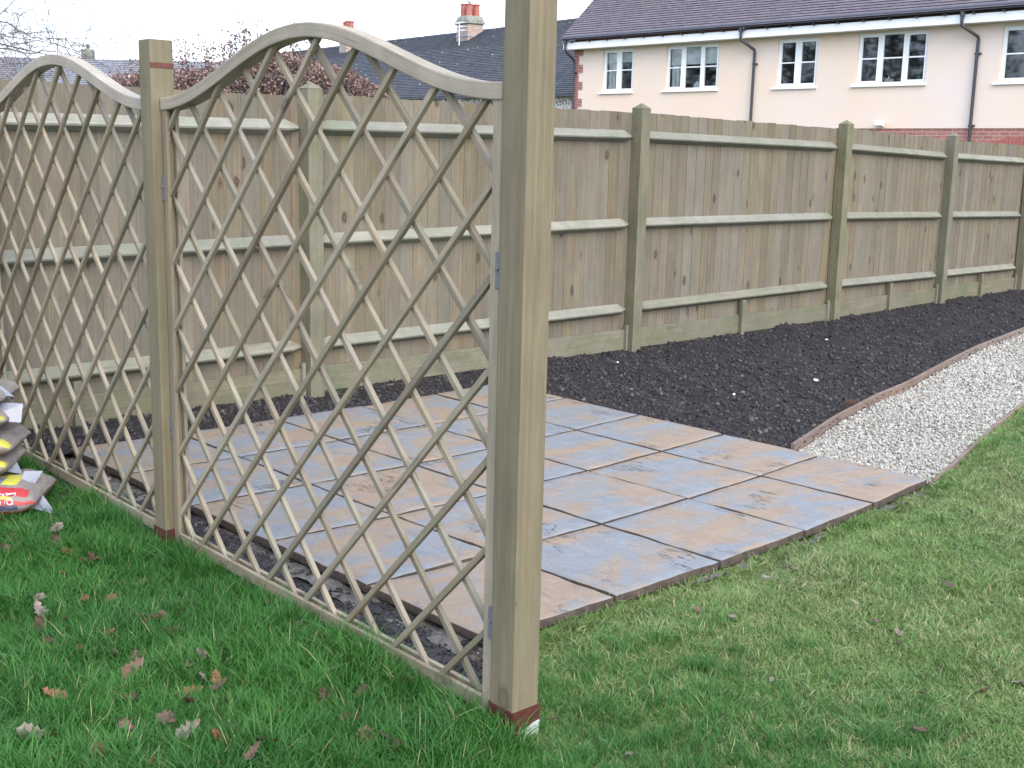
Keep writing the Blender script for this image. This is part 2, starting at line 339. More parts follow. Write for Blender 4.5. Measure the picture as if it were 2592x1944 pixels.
# ---------------------------------------------------------------- scatter helper (geometry nodes, for stuff)
def src_collection(name, objs):
    c=bpy.data.collections.new(name)
    for o in objs: c.objects.link(o)
    return c
def rawobj(name,v,f,mat,rnd=None):
    o=npmesh(name,v,f,mat,rnd=rnd); C.objects.unlink(o); return o
def scatter(name, P, rot, scl, idx, coll, label, cat, kind='stuff'):
    P=np.asarray(P,np.float32); N=len(P)
    me=bpy.data.meshes.new(name); me.vertices.add(N); me.vertices.foreach_set('co',P.ravel())
    a=me.attributes.new('rot','FLOAT_VECTOR','POINT'); a.data.foreach_set('vector',np.asarray(rot,np.float32).ravel())
    a=me.attributes.new('scl','FLOAT_VECTOR','POINT'); a.data.foreach_set('vector',np.asarray(scl,np.float32).ravel())
    a=me.attributes.new('idx','INT','POINT'); a.data.foreach_set('value',np.asarray(idx,np.int32))
    o=bpy.data.objects.new(name,me); C.objects.link(o)
    g=bpy.data.node_groups.new(name+'_nodes','GeometryNodeTree')
    g.interface.new_socket('Geometry',in_out='INPUT',socket_type='NodeSocketGeometry'); g.interface.new_socket('Geometry',in_out='OUTPUT',socket_type='NodeSocketGeometry')
    gi=g.nodes.new('NodeGroupInput'); go=g.nodes.new('NodeGroupOutput'); ip=g.nodes.new('GeometryNodeInstanceOnPoints'); ci=g.nodes.new('GeometryNodeCollectionInfo')
    ci.inputs['Collection'].default_value=coll; ci.inputs['Separate Children'].default_value=True; ci.inputs['Reset Children'].default_value=True
    def na(n,t):
        x=g.nodes.new('GeometryNodeInputNamedAttribute'); x.data_type=t; x.inputs['Name'].default_value=n; return x.outputs['Attribute']
    er=g.nodes.new('FunctionNodeEulerToRotation'); L=g.links.new
    L(gi.outputs[0],ip.inputs['Points']); L(ci.outputs[0],ip.inputs['Instance']); ip.inputs['Pick Instance'].default_value=True
    L(na('idx','INT'),ip.inputs['Instance Index']); L(na('rot','FLOAT_VECTOR'),er.inputs[0]); L(er.outputs[0],ip.inputs['Rotation'])
    L(na('scl','FLOAT_VECTOR'),ip.inputs['Scale']); L(ip.outputs[0],go.inputs[0])
    md=o.modifiers.new('scatter','NODES'); md.node_group=g
    tag(o,label,cat,kind=kind); return o

# ---------------------------------------------------------------- grass
def mat_grass(name,c1,c2,c3,dry,amt):
    t=NT(name,.55,.35); p=t.pos(); a=t.noise(p,1.6,4,.6); r=t.attr('rnd')
    oi=t.n('ObjectInfo').outputs['Random']
    c=t.mix(t.ramp(a,[(.38,0),(.64,1)]),c1,c2); c=t.mix(t.ramp(r,[(.2,0),(1,.7)]),c,c3)
    b=t.noise(p,1.1,5,.7); dr=t.math('MULTIPLY',t.ramp(b,[(.42,.12),(.68,1)]),amt)
    sel=t.math('LESS_THAN',t.n('TexWhiteNoise',{'W':t.math('ADD',t.math('MULTIPLY',r,17.),t.math('MULTIPLY',oi,91.))},noise_dimensions='1D').outputs[0],dr)
    c=t.mix(sel,c,dry); t.col(c)
    t.b.inputs['Subsurface Weight'].default_value=0
    # thin leaf: some light passes through
    tr=t.n('BsdfTranslucent'); t.t.links.new(c,tr.inputs[0]); mx=t.n('MixShader',{0:.25}); t.t.links.new(t.b.outputs[0],mx.inputs[1]); t.t.links.new(tr.outputs[0],mx.inputs[2])
    t.t.links.new(mx.outputs[0],t.t.nodes['Material Output'].inputs[0]); return t.m
M_gl=mat_grass('long_grass',(.015,.090,.013),(.035,.145,.018),(.065,.185,.03),(.26,.27,.13),.07)
M_gs=mat_grass('mown_grass',(.078,.172,.038),(.130,.225,.056),(.17,.255,.08),(.33,.32,.17),.36)
def tuft(name,nb,h,rad,wd,mat,lean,seed):
    r=np.random.default_rng(seed); V=[];F=[];A=[]
    for b in range(nb):
        ang=r.uniform(0,6.283); rr=rad*math.sqrt(r.uniform()); bx,by=rr*math.cos(ang),rr*math.sin(ang)
        hh=h*r.uniform(.45,1.); ln=lean*r.uniform(.25,1.2)*hh; d=r.uniform(0,6.283); dx,dy=math.cos(d),math.sin(d)
        tw=d+1.57+r.uniform(-.5,.5); wx,wy=math.cos(tw)*wd/2,math.sin(tw)*wd/2; base=len(V); rv=r.uniform()
        for k,(t,wk) in enumerate(((0,.8),(.4,1),(.75,.7),(1,0.06))):
            z=hh*(t-.22*lean*t*t); o=ln*t**1.9
            V += [(bx+dx*o-wx*wk,by+dy*o-wy*wk,z),(bx+dx*o+wx*wk,by+dy*o+wy*wk,z)]
        for k in range(3): F.append((base+2*k,base+2*k+1,base+2*k+3,base+2*k+2)); A.append(rv)
    return rawobj(name,V,F,mat,A)
colL=src_collection('long_tufts',[tuft('long_tuft_%d'%i,34,.092,.045,.0024,M_gl,.95,i) for i in range(7)])
colS=src_collection('short_tufts',[tuft('short_tuft_%d'%i,40,.031,.038,.0020,M_gs,1.3,50+i) for i in range(7)])
TX,TY,TA=-.3035,-.3259,1.533
def tw_x(y): return TX+(y-TY)*math.cos(TA)/math.sin(TA)
def pts_in(n,x0,x1,y0,y1,test):
    x=rng.uniform(x0,x1,n); y=rng.uniform(y0,y1,n); k=test(x,y); return x[k],y[k]
def fit_view(x,y,marg=1.6):
    d=np.stack([x-CAM.x,y-CAM.y,np.full_like(x,-.03)-CAM.z],1); f=d@np.array(fw); a=np.abs(d@np.array(rt))/f; b=(d@np.array(up))/f
    return (f>0)&(a<.434*marg)&(b>-.3254*marg-.05)
def mk(x,y,lo,hi,h0,nvar,tilt=.12):
    n=len(x); z=np.array([ground_h(a,b) for a,b in zip(x,y)])+h0
    rot=np.stack([rng.normal(0,tilt,n),rng.normal(0,tilt,n),rng.uniform(0,6.283,n)],1); s=rng.uniform(lo,hi,n)*np.array([1+.45*mnoise.noise(Vector((a*3.2,b*3.2,7)))+.25*mnoise.noise(Vector((a*9,b*9,2))) for a,b in zip(x,y)])
    return np.stack([x,y,z],1),rot,np.stack([s,s,s*rng.uniform(.75,1.2,n)],1),rng.integers(0,nvar,n)
yfe=lambda x:np.interp(x,[0,.56,1.13,1.7,2.26,2.83],[PG(u,0).y for u in range(6)])
lex=np.array([p[0] for p in LE]); ley=np.array([p[1] for p in LE])
x,y=pts_in(30000,-3.6,-.25,-2.6,3.5,lambda x,y:(x<TX+(y-TY)*.0378-.010+.0*y)&fit_view(x,y))
tag_l=scatter('long_grass',*mk(x,y,.6,1.15,-.004,7),colL,'long dark green grass beside the trellis','grass')
near=lambda x,y:(x-CAM.x)**2+(y-CAM.y)**2
def t_front(x,y):
    edge=np.where(x<2.84,np.where(x<-.02,-.16,yfe(x)-.012),np.interp(x,lex,ley)-.012)
    edge=edge+.018*np.sin(x*9)+.012*np.sin(x*23+1)
    left=TX+(y-TY)*.0378-.03
    return (y<edge)&(x>left)&fit_view(x,y)
x,y=pts_in(300000,-.4,12.5,-5.5,1.6,t_front); d2=near(x,y); k=rng.uniform(0,1,len(x))<np.clip(14/d2,.25,1)*np.where(fit_view(x,y,1.15),1,.55); x,y=x[k],y[k]
scatter('mown_grass',*mk(x,y,.75,1.2,-.003,7,.2),colS,'short mown lawn with straw patches in front of the patio','grass')
# a taller fringe where the mower misses, along the patio and path edges
xe=rng.uniform(.15,11,6500); ye=np.where(xe<2.84,yfe(xe)-.006,np.interp(xe,lex,ley)-.026)-np.abs(rng.normal(0,.018,len(xe))); k=fit_view(xe,ye)&(rng.uniform(0,1,len(xe))<.55+.45*np.sin(xe*5.3)*np.sin(xe*1.7+1)); xe,ye=xe[k],ye[k]
scatter('fringe_grass',*mk(xe,ye,.85,1.5,-.003,7,.3),colS,'taller ragged grass fringe along the patio and path edges','grass')
# longer transition tufts round the near post and patio edge
x,y=pts_in(2600,-.55,.9,-2.2,-.1,lambda x,y:(x>TX+(y-TY)*.0378-.03)&(rng.uniform(0,1,len(x))<np.clip(1.25-(x+.3)*1.1-(np.abs(y+.6))*.1,0,1))&(y<-.12)&fit_view(x,y))
scatter('rough_grass',*mk(x,y,.45,.85,-.004,7),colL,'longer grass thinning out round the near post','grass')

ys_=rng.uniform(-.45,3.2,420); xs_=TX+(ys_-TY)*.0378-.02-np.abs(rng.normal(0,.03,420)); k=rng.uniform(0,1,420)<.35+.55*(ys_<.6)+.3*np.sin(ys_*7); xs_,ys_=xs_[k],ys_[k]
scatter('rail_grass',*mk(xs_,ys_,.9,1.35,.004,7,.28),colL,'uncut grass growing up against the bottom rail of the trellis','grass')
# ---------------------------------------------------------------- stones, clods
def stone(name,s,mat,seed,flat_=.6):
    r=random.Random(seed); bm=bmesh.new(); bmesh.ops.create_icosphere(bm,subdivisions=1,radius=1)
    for v in bm.verts: v.co=Vector((v.co.x*r.uniform(.8,1.15),v.co.y*r.uniform(.65,1.),v.co.z*flat_))*(r.uniform(.72,1.12))*s
    V=[tuple(v.co) for v in bm.verts]; F=[tuple(v.index for v in f.verts) for f in bm.faces]; bm.free()
    return rawobj(name,V,F,mat)
def mat_stone(name,stops,rough=.75):
    t=NT(name,rough,.3); oi=t.n('ObjectInfo').outputs['Random']; c=t.ramp(oi,stops); n_=t.noise(t.pos(),90,3); c=t.mix(t.ramp(n_,[(.3,.2),(.6,0)]),c,(.2,.18,.15)); t.col(c); return t.m
M_grav=mat_stone('limestone_chip',[(0,(.14,.135,.115)),(.25,(.265,.26,.235)),(.7,(.39,.385,.355)),(1,(.27,.235,.18))])
M_clod=mat_stone('soil_clod',[(0,(.007,.007,.009)),(.6,(.021,.020,.024)),(.94,(.042,.038,.040)),(1,(.10,.085,.075))],.95)
colG=src_collection('chips',[stone('chip_%d'%i,.0078,M_grav,i) for i in range(6)])
colC=src_collection('clods',[stone('clod_%d'%i,.0075,M_clod,90+i,.8) for i in range(6)])
gy=np.array([p[1] for p in GE]); gx=np.array([p[0] for p in GE])
def t_grav(x,y): return (y<np.interp(x,gx,gy)-.02)&(y>np.interp(x,lex,ley)+.015)&(x>2.80+.0*y)
x,y=pts_in(210000,2.80,12.4,.0,2.5,t_grav); d2=near(x,y); k=rng.uniform(0,1,len(x))<np.clip(42/d2,.30,1); x,y=x[k],y[k]; n=len(x)
s=(.55+rng.uniform(0,1,n)**2.2*1.35)*np.clip(np.sqrt(near(x,y))/7,1,1.35)
P=np.stack([x,y,-.034+rng.uniform(0,.014,n)+.004*np.sin(x*3.1+y*2)],1)
scatter('gravel',P,rng.uniform(0,6.28,(n,3))*np.array([.25,.25,1]),np.stack([s,s,s],1),rng.integers(0,6,n),colG,'pale limestone chippings filling the path','gravel')
m=MB(); 
for a,b in zip(range(len(gx)-1),range(1,len(gx))):
    m.poly([(gx[a],np.interp(gx[a],lex,ley),-.034),(gx[b],np.interp(gx[b],lex,ley),-.034),(gx[b],gy[b],-.034),(gx[a],gy[a],-.034)])
tag(m.build('path',flat('path_base',(.36,.34,.31),.95,.1,.35,70)),kind='structure')
x,y=pts_in(85000,-.25,11.5,.75,3.55,lambda x,y:np.array([in_soil2(a,b) for a,b in zip(x,y)],bool)); n=len(x)
d2=near(x,y); k=(rng.uniform(0,1,n)<np.clip(55/d2,.3,1))&((x<2.86)|(y>np.interp(x,gx,gy)+.022)); x,y=x[k],y[k]; n=len(x)
s=rng.uniform(.2,1.0,n)**5*2.8+.36; P=np.array([(a,b,soil_h(a,b)+.002) for a,b in zip(x,y)])
scatter('soil_clods',P,rng.uniform(0,6.28,(n,3)),np.stack([s,s,s*.8],1),rng.integers(0,6,n),colC,'dark crumbly clods of soil over the planting bed','soil')
x,y=pts_in(2600,-.3,.0,-.1,3.0,lambda x,y:x>-.5); n=len(x); s=rng.uniform(.2,.8,n); colE=src_collection('earth_bits',[stone('bit_%d'%i,.010,M_earth,190+i,.7) for i in range(4)])
scatter('earth_crumbs',np.array([(a,b,-.045+soil_h(a+9,b)*.6+.003) for a,b in zip(x,y)]),rng.uniform(0,6.28,(n,3)),np.stack([s,s,s],1),rng.integers(0,4,n),colE,'brown earth crumbs between trellis and patio','soil')
# timber edging of the path
for nm,pts,lab in (('edging_board',GE,'brown timber edging board between the dark soil and the gravel'),('edging_board',LE,'brown timber edging board between the gravel and the lawn')):
    m=MB()
    for a,b in zip(pts[:-1],pts[1:]):
        m.beam((a[0],a[1],-.072),(b[0],b[1],-.072),.018,.10,(0,1,0),r=random.random()*.6) if lab.endswith('lawn') else m.beam((a[0],a[1],-.028),(b[0],b[1],-.028),.02,.10,(0,1,0),r=random.random()*.6)
    tag(m.build(nm,M_edge,bevel=.002),lab,'edging','timber edging boards of the path')

# ---------------------------------------------------------------- trellis
dS=Vector((math.cos(TA),math.sin(TA),0)); dN=Vector((-dS.y,dS.x,0))   # dN points towards the lawn (-x)
def TP(s,z,n=0): return Vector((TX,TY,0))+dS*s+dN*n+Vector((0,0,z))
def arch(s): return 1.612+.196*(1+math.cos(2*math.pi*(s-.915)/1.83))/2
def trellis(s0,label):
    t=empty('diamond_trellis',TP(s0+.915,-.02),label=label,cat='trellis panel',group='diamond trellis panels with arched tops')
    W=1.827
    q=lambda s,z,n=0: TP(s0+s,z,n)
    # stiles: outer and inner strips with a web between
    for s,e in ((.018,-1),(W-.018,1)):
        m=MB(); top=arch(s)-.04
        m.beam(q(s,-.02,-.008),q(s,top,-.008),.034,.014,dS); m.beam(q(s,-.02,-.044),q(s,top,-.044),.034,.014,dS)
        m.beam(q(s+e*.010,-.02,-.026),q(s+e*.010,top,-.026),.012,.021,dS)
        m.build('stile',M_trellis,t,bevel=.0015)
    m=MB(); m.beam(q(.036,-.0,-.008),q(W-.036,-.0,-.008),.040,.014,(0,0,1)); m.build('bottom_rail',M_trellis,t,bevel=.0015)
    m=MB(); m.beam(q(.036,-.002,-.044),q(W-.036,-.002,-.044),.036,.014,(0,0,1)); m.build('bottom_rail',M_trellis,t,bevel=.0015)
    m=MB(); N=48; ring=[]
    for i in range(N+1):
        s=W*i/N; sl=(arch(s+.001)-arch(s-.001))/.002; L=math.hypot(1,sl); ns,nz=-sl/L,1/L
        up_=(s,arch(s)); dn=(s-ns*.043,arch(s)-nz*.043)
        ring.append([q(up_[0],up_[1],.003),q(dn[0],dn[1],.003),q(dn[0],dn[1],-.055),q(up_[0],up_[1],-.055)])
    dist=0; uo=random.uniform(0,40); segs=[random.random() for _ in range(2)]
    for i in range(N):
        d=(ring[i+1][0]-ring[i][0]).length; vv=0
        for k in range(4):
            a,b=ring[i][k],ring[i][(k+1)%4]; c,e=ring[i+1][(k+1)%4],ring[i+1][k]; wd=(a-b).length
            m.poly([a,b,c,e],[(uo+dist,vv),(uo+dist,vv+wd),(uo+dist+d,vv+wd),(uo+dist+d,vv)],segs[0 if i<N/2 else 1]); vv+=wd
        dist+=d
    for k in (0,N): m.poly(ring[k],[(0,0)]*4,segs[0])
    o=m.build('top_rail',M_arch,t)
    bm=bmesh.new(); bm.from_mesh(o.data); bmesh.ops.remove_doubles(bm,verts=bm.verts,dist=1e-4); bmesh.ops.recalc_face_normals(bm,faces=bm.faces); bm.to_mesh(o.data); bm.free()
    b=o.modifiers.new('bevel','BEVEL'); b.width=.004; b.segments=2; b.limit_method='ANGLE'; b.angle_limit=R(45)
    ins=lambda s,z: .012<s<W-.012 and z>-.012 and z<arch(s)-.022
    def clip(c,sg):
        zs=[z for z in np.arange(-.02,1.85,.003) if ins(c-sg*z,z)]
        return (zs[0],zs[-1]) if len(zs)>12 else None
    for sg,off,depth in ((1,.0,-.016),(-1,.077,-.0345)):
        m=MB(); j=-9
        while j<18:
            c=off+.236*j; j+=1; r_=clip(c,sg)
            if not r_: continue
            z0,z1=r_; jit=random.uniform(-.003,.003)
            m.beam(q(c-sg*z0+jit,z0,depth),q(c-sg*z1+jit,z1,depth),random.uniform(.0165,.0190),.0155,(dS*sg+Vector((0,0,1))))
        m.build('lattice',M_trellis,t,bevel=.0018)
    # steel fixing brackets on the stiles
    for s in (-.004,W+.004):
        for z in ((1.16,.24) if s<0 else (1.30,.42)):
            m=MB(); sg=-1 if s<0 else 1
            sb=.004 if s<0 else W-.004
            m.beam(q(sb,z-.045,.0012),q(sb,z+.045,.0012),.018,.0022,dS); m.tube([q(sb,z+.004,.002),q(sb,z+.004,.006)],.005,8); m.build('bracket',M_brk,t,bevel=.001)
    return t
M_brk=flat('zinc_bracket',(.12,.12,.145),.45,.5,.15,60)
trellis(0,'near diamond trellis panel with arched top between the two wooden posts')
trellis(1.927,'far diamond trellis panel with arched top running from the middle post to the fence')
M_sock=flat('oxide_red_metal',(.065,.018,.016),.5,.4,.3,40)
def post(s,n,top,label,size,rot=0):
    P=TP(s,-.06,n); t=empty('trellis_post',P,label=label,cat='post',group='square posts holding the trellis')
    m=MB(); m.beam(P+Vector((0,0,-.1)),Vector((P.x,P.y,top)),size,size,dS,r=.35); m.build('shaft',M_post,t,bevel=.003)
    k=size/2+.003; so=MB()
    zt=.028
    for a,b in (((-1,-1),(1,-1)),((1,-1),(1,1)),((1,1),(-1,1)),((-1,1),(-1,-1))):
        A=TP(s+a[0]*k,0,n+a[1]*k); B=TP(s+b[0]*k,0,n+b[1]*k)
        so.beam((A+B)/2+Vector((0,0,-.14)),(A+B)/2+Vector((0,0,zt)),(B-A).length,.004,(B-A))
    so.tube([TP(s-k-.003,-.028,n+k-.012),TP(s-k-.003,-.028,n+k+.002)],.008,8)
    sk=so.build('metal_socket',M_sock,t)
    return t,sk
tA,sk=post(-.056,-.034,2.02,'tall near square post rising out of the picture from the long grass',.089)
m=MB(); k=.089/2+.0058; z0=-.055
def sq(a,b,z): return TP(-.056+a,z,-.034+b)
m.poly([sq(-k,.046-.002,-.068),sq(-k,-.040,-.068),sq(-k,-.046,-.014),sq(-k,-.025,-.016),sq(-k,.0,-.024),sq(-k,.022,-.030),sq(-k,.034,-.040),sq(-k,.045,-.046)])
o=m.build('sticker',flat('torn_label',(.36,.43,.38),.6,.3,.35,60),sk)
sm=o.modifiers.new('solid','SOLIDIFY'); sm.thickness=.0012; sm.offset=1
tB,sk2=post(1.877,-.012,1.812,'shorter middle square post with a red band near its flat top',.088)
m=MB(); k=.088/2+.0012
m.beam(TP(1.877-k,1.715,-.012),TP(1.877-k,1.733,-.012),.0875,.0016,dN); m.build('painted_band',flat('red_brown_band',(.11,.045,.038),.8,.2,.3,50),tB)

# ---------------------------------------------------------------- closeboard fence
fence=empty('closeboard_fence',(5.5,3.5,0),label='long weathered closeboard timber fence along the back of the garden',cat='fence')
def fl(x): return float(np.interp(x,[p[0] for p in FP],[p[1] for p in FP]))
def ftop(x): return float(np.interp(x,[-1.3,0,1.4,1.9,3.9,4.85,7.3,8,9.6,10.1,14],[1.75,1.75,1.75,1.772,1.78,1.788,1.763,1.768,1.735,1.722,1.70]))
r1=lambda x: float(np.interp(x,[0,1.5,2,4,5,7.5,9.8,11.9],[1.572,1.612,1.632,1.652,1.652,1.637,1.592,1.564]))
r2=lambda x: float(np.interp(x,[0,1.5,3.7,4.5,7.5,9.9,12],[.90,.955,.963,1.0,1.0,.968,.94]))
r3=lambda x: float(np.interp(x,[0,1.5,3.8,4.6,7.5,9.9,12],[.31,.33,.318,.352,.366,.331,.32]))
FX=[(-1.30,3.455),(1.737,3.452),(4.660,3.405),(7.560,3.400),(9.95,3.530),(12.02,3.54),(14.4,3.55)]
TOPZ=[1.84,1.84,1.855,1.842,1.804,1.83,1.83]
for i,(x,y) in enumerate(FX[:-1]):
    if i==0: continue
    m=MB(); h=.05; zt=TOPZ[i]; zs=zt-.040; base=len(m.v); r=random.random()*.8
    m.beam((x,y,-.2),(x,y,zs),.1,.1,(1,0,0),r=r,ends=False)
    for a,b in (((-1,-1),(1,-1)),((1,-1),(1,1)),((1,1),(-1,1)),((-1,1),(-1,-1))):
        g=.052; m.poly([(x+a[0]*g,y+a[1]*g,zs),(x+b[0]*g,y+b[1]*g,zs),(x,y,zt)],[(0,0),(.1,0),(.05,.06)],r)
    m.poly([(x-.052,y-.052,zs),(x-.052,y+.052,zs),(x+.052,y+.052,zs),(x+.052,y-.052,zs)],None,r)
    m.build('fence_post',M_fpost,fence,bevel=.002)
for i in range(len(FX)-1):
    xa,xb=FX[i][0]+.052,FX[i+1][0]-.052
    if i==0: xa=-1.3
    m=MB(); x=xa-.02; k=0
    while x<xb+.03:
        wd=random.uniform(.095,.125); c=x+wd/2; y=fl(c)+.008; zt=ftop(c)+random.uniform(-.004,.004)
        dr=Vector((1,(fl(c+.1)-fl(c-.1))/.2,0)).normalized(); t_=.0085+.0*k
        side=(dr+Vector((0,random.uniform(.008,.032),0))).normalized()
        rr=random.random()
        m.beam((c,y,.06),(c,y,zt),wd+.008,t_,side,r=rr)
        x+=wd*random.uniform(.97,1.0); k+=1
    m.build('board_panel',M_board,fence)
    # arris rails: triangular, ends shaved down where they enter the posts
    for rf in (r1,r2,r3):
        m=MB(); A=Vector((xa+.005,fl(xa)-.002,rf(xa)-.045)); B=Vector((xb-.005,fl(xb)-.002,rf(xb)-.045)); d=(B-A).normalized()
        pf=[(0,.048),(-.058,-.002),(-.054,-.012),(0,-.040)]; r=random.random(); n1=A+d*.085; n2=B-d*.085; sm=[(a*.25,b*.30) for a,b in pf]
        def ring_(P,pr): return [P+Vector((0,a,b)) for a,b in pr]
        Rg=[ring_(A,sm),ring_(n1,pf),ring_(n2,pf),ring_(B,sm)]; uo=(random.uniform(0,30),random.uniform(0,30)); L=0
        for a in range(3):
            l=(Rg[a+1][0]-Rg[a][0]).length; vv=0
            for b in range(4):
                c=(b+1)%4; wd=(Vector(pf[b]+(0,))-Vector(pf[c]+(0,))).length
                m.poly([Rg[a][b],Rg[a][c],Rg[a+1][c],Rg[a+1][b]],[(uo[0]+L,uo[1]+vv),(uo[0]+L,uo[1]+vv+wd),(uo[0]+L+l,uo[1]+vv+wd),(uo[0]+L+l,uo[1]+vv)],r); vv+=wd
            L+=l
        for a in (0,3): m.poly(Rg[a],[(0,0)]*4,r)
        m.build('arris_rail',M_rail,fence)
    m=MB(); m.beam((xa,fl(xa)-.018,.075),(xb,fl(xb)-.018,.075),.02,.155,(0,1,0),r=random.random()*.7); m.build('gravel_board',M_fpost,fence,bevel=.002)
    xm=(xa+xb)/2+.08*(i==0); 
    if i in (0,2,3,4,5):
        m=MB(); ym=fl(xm)-.045; m.beam((xm,ym,-.12),(xm,ym,r3(xm)-.075),.045,.032,(1,0,0)); m.build('cleat',M_fpost,fence,bevel=.002)
    for xe in (xa+.012,xb-.012):
        m=MB(); m.beam((xe,fl(xe)-.040,-.05),(xe,fl(xe)-.040,.19),.022,.022,(1,0,0)); m.build('cleat',M_rail,fence)
m=MB(); a=Vector((2.63,3.26,.02)); m.tube([a,a+Vector((-.07,.05,.25)),a+Vector((-.14,.17,.50))],.0035,6,.2)
tag(m.build('cane',M_edge),'thin bare cane leaning against the lower fence boards behind the trellis','cane')

# ---------------------------------------------------------------- compost / aggregate bags
def bag_material(kind):
    t=NT('bag_'+kind,.35,.5); u=t.n('UVMap',uv_map='UVMap').outputs[0]; s=t.n('SeparateXYZ',{0:u}); U,Vv=s.outputs[0],s.outputs[1]
    wob=t.math('ADD',Vv,t.math('MULTIPLY',t.math('SUBTRACT',t.noise(t.obj(),9,3),.5),.07))
    base=t.mix(t.noise(t.obj((3,3,14)),4,5,.7),(.085,.068,.056),(.30,.275,.26))
    def band(c,a,b,col,x0=-9,x1=9):
        f=t.math('MULTIPLY',t.math('GREATER_THAN',wob,a),t.math('LESS_THAN',wob,b))
        f=t.math('MULTIPLY',f,t.math('MULTIPLY',t.math('GREATER_THAN',U,x0),t.math('LESS_THAN',U,x1))); return t.mix(f,c,col)
    c=base
    if kind=='red':
        c=band(c,.70,.82,(.45,.43,.06),-9,.86); c=band(c,.70,.80,(.13,.16,.25),.68,.76); c=band(c,.54,.66,(.33,.025,.03),-9,.95); c=band(c,.47,.53,(.55,.32,.04),.72,.86)
        c=band(c,.39,.47,(.34,.03,.03)); c=band(c,.315,.40,(.07,.075,.13),-9,.90); c=band(c,.22,.29,(.36,.03,.03)); c=band(c,.25,.262,(.42,.36,.29)); c=band(c,.02,.17,(.11,.07,.04))
    else:
        c=band(c,.44,.62,(.42,.40,.05),-9,.99); c=band(c,.44,.62,(.13,.16,.26),.84,.91); c=band(c,.10,.30,(.16,.12,.10))
    t.col(c); n_=t.noise(t.obj((1,1,2.2)),16,6,.7); t.bump(n_,.7,.012); return t.m
BM={'red':bag_material('red'),'yel':bag_material('yellow')}
M_flap=flat('translucent_plastic',(.19,.205,.25),.35,.5,.12,25)
def bag(P,ax,L,Wd,H,kind,label,flap,seed,tipz=0.):
    r=random.Random(seed); ax=Vector(ax).normalized(); sd2=Vector((ax.y,-ax.x,0))    # sd2 faces the camera side
    t=empty('aggregate_bag',P,label=label,cat='bag',group='plastic sacks stacked beside the trellis'); nu,nv=34,28; V=[];F=[];UV=[]
    for i in range(nu+1):
        a=i/nu; e=1-abs(2*a-1)**5; hh=H*(.10+.90*max(0,e)**.6); ww=Wd*(.80+.20*e)
        for j in range(nv):
            th=2*math.pi*j/nv; ct,st=math.cos(th),math.sin(th)
            y=math.copysign(abs(ct)**.62,ct)*ww/2; z=math.copysign(abs(st)**.75,st)*hh/2
            wr=.010*mnoise.noise(Vector((a*9+seed,y*16,z*30)))+.006*mnoise.noise(Vector((a*31,y*40,seed)))
            y*=1+wr*3; z+=wr+ (H/2) + tipz*max(0,(a-.8)/.2)
            V.append(tuple(Vector(P)+ax*(a-1)*L+sd2*y+Vector((0,0,z))))
    uvs=[]
    for i in range(nu):
        for j in range(nv):
            k=(j+1)%nv; F.append((i*nv+j,i*nv+k,(i+1)*nv+k,(i+1)*nv+j))
            # V coordinate: height on the camera side plus the top
            def uvv(ii,jj):
                th=2*math.pi*jj/nv; 
                a_=(th+math.pi/2)%(2*math.pi)       # bottom = 0 going up the camera side
                return (ii/nu, min(1.,a_/(math.pi*1.25)))
            uvs += [uvv(i,j),uvv(i,j+1),uvv(i+1,j+1),uvv(i+1,j)]
    F.append(tuple(range(nv-1,-1,-1))); uvs += [(0,0)]*nv; F.append(tuple(nu*nv+j for j in range(nv))); uvs += [(1,.1)]*nv
    me=bpy.data.meshes.new('sack'); me.from_pydata(V,[],F); uv=me.uv_layers.new(name='UVMap'); uv.data.foreach_set('uv',np.array(uvs,np.float32).ravel())
    so_=link('sack',me,BM[kind],t,smooth=True)
    bm=bmesh.new(); bm.from_mesh(me); bmesh.ops.recalc_face_normals(bm,faces=bm.faces); bm.to_mesh(me); bm.free()
    if flap:
        m=MB(); 
        for poly in flap:
            m.poly([Vector(P)+ax*x+sd2*y+Vector((0,0,z)) for x,y,z in poly])
        o=m.build('end_flap',M_flap,t); s_=o.modifiers.new('solid','SOLIDIFY'); s_.thickness=.0015
    return t
BA=Vector((.80,-.60,0))
bx,by=-.405,2.345
def bo(a,b): p=Vector((bx,by,0))+BA.normalized()*a+Vector((.6,.8,0))*b; return p.x,p.y     # a: along the sacks, b: away from the camera
X1,Y1=bo(.04,-.015); X2,Y2=bo(-.095,.085); X3,Y3=bo(-.08,.095); X4,Y4=bo(-.095,.09); X5,Y5=bo(-.115,.10)
bag((X1,Y1,-.045),BA,.62,.42,.135,'red','bottom sack of the stack, printed red and yellow with a pale torn end flap',[[(-.09,.13,.055),(.07,.13,.005),(.0,.06,.07),(-.07,.02,.115)],[(-.10,.07,.085),(-.085,.0,.155),(-.015,-.02,.15),(-.05,.04,.085)]],1)
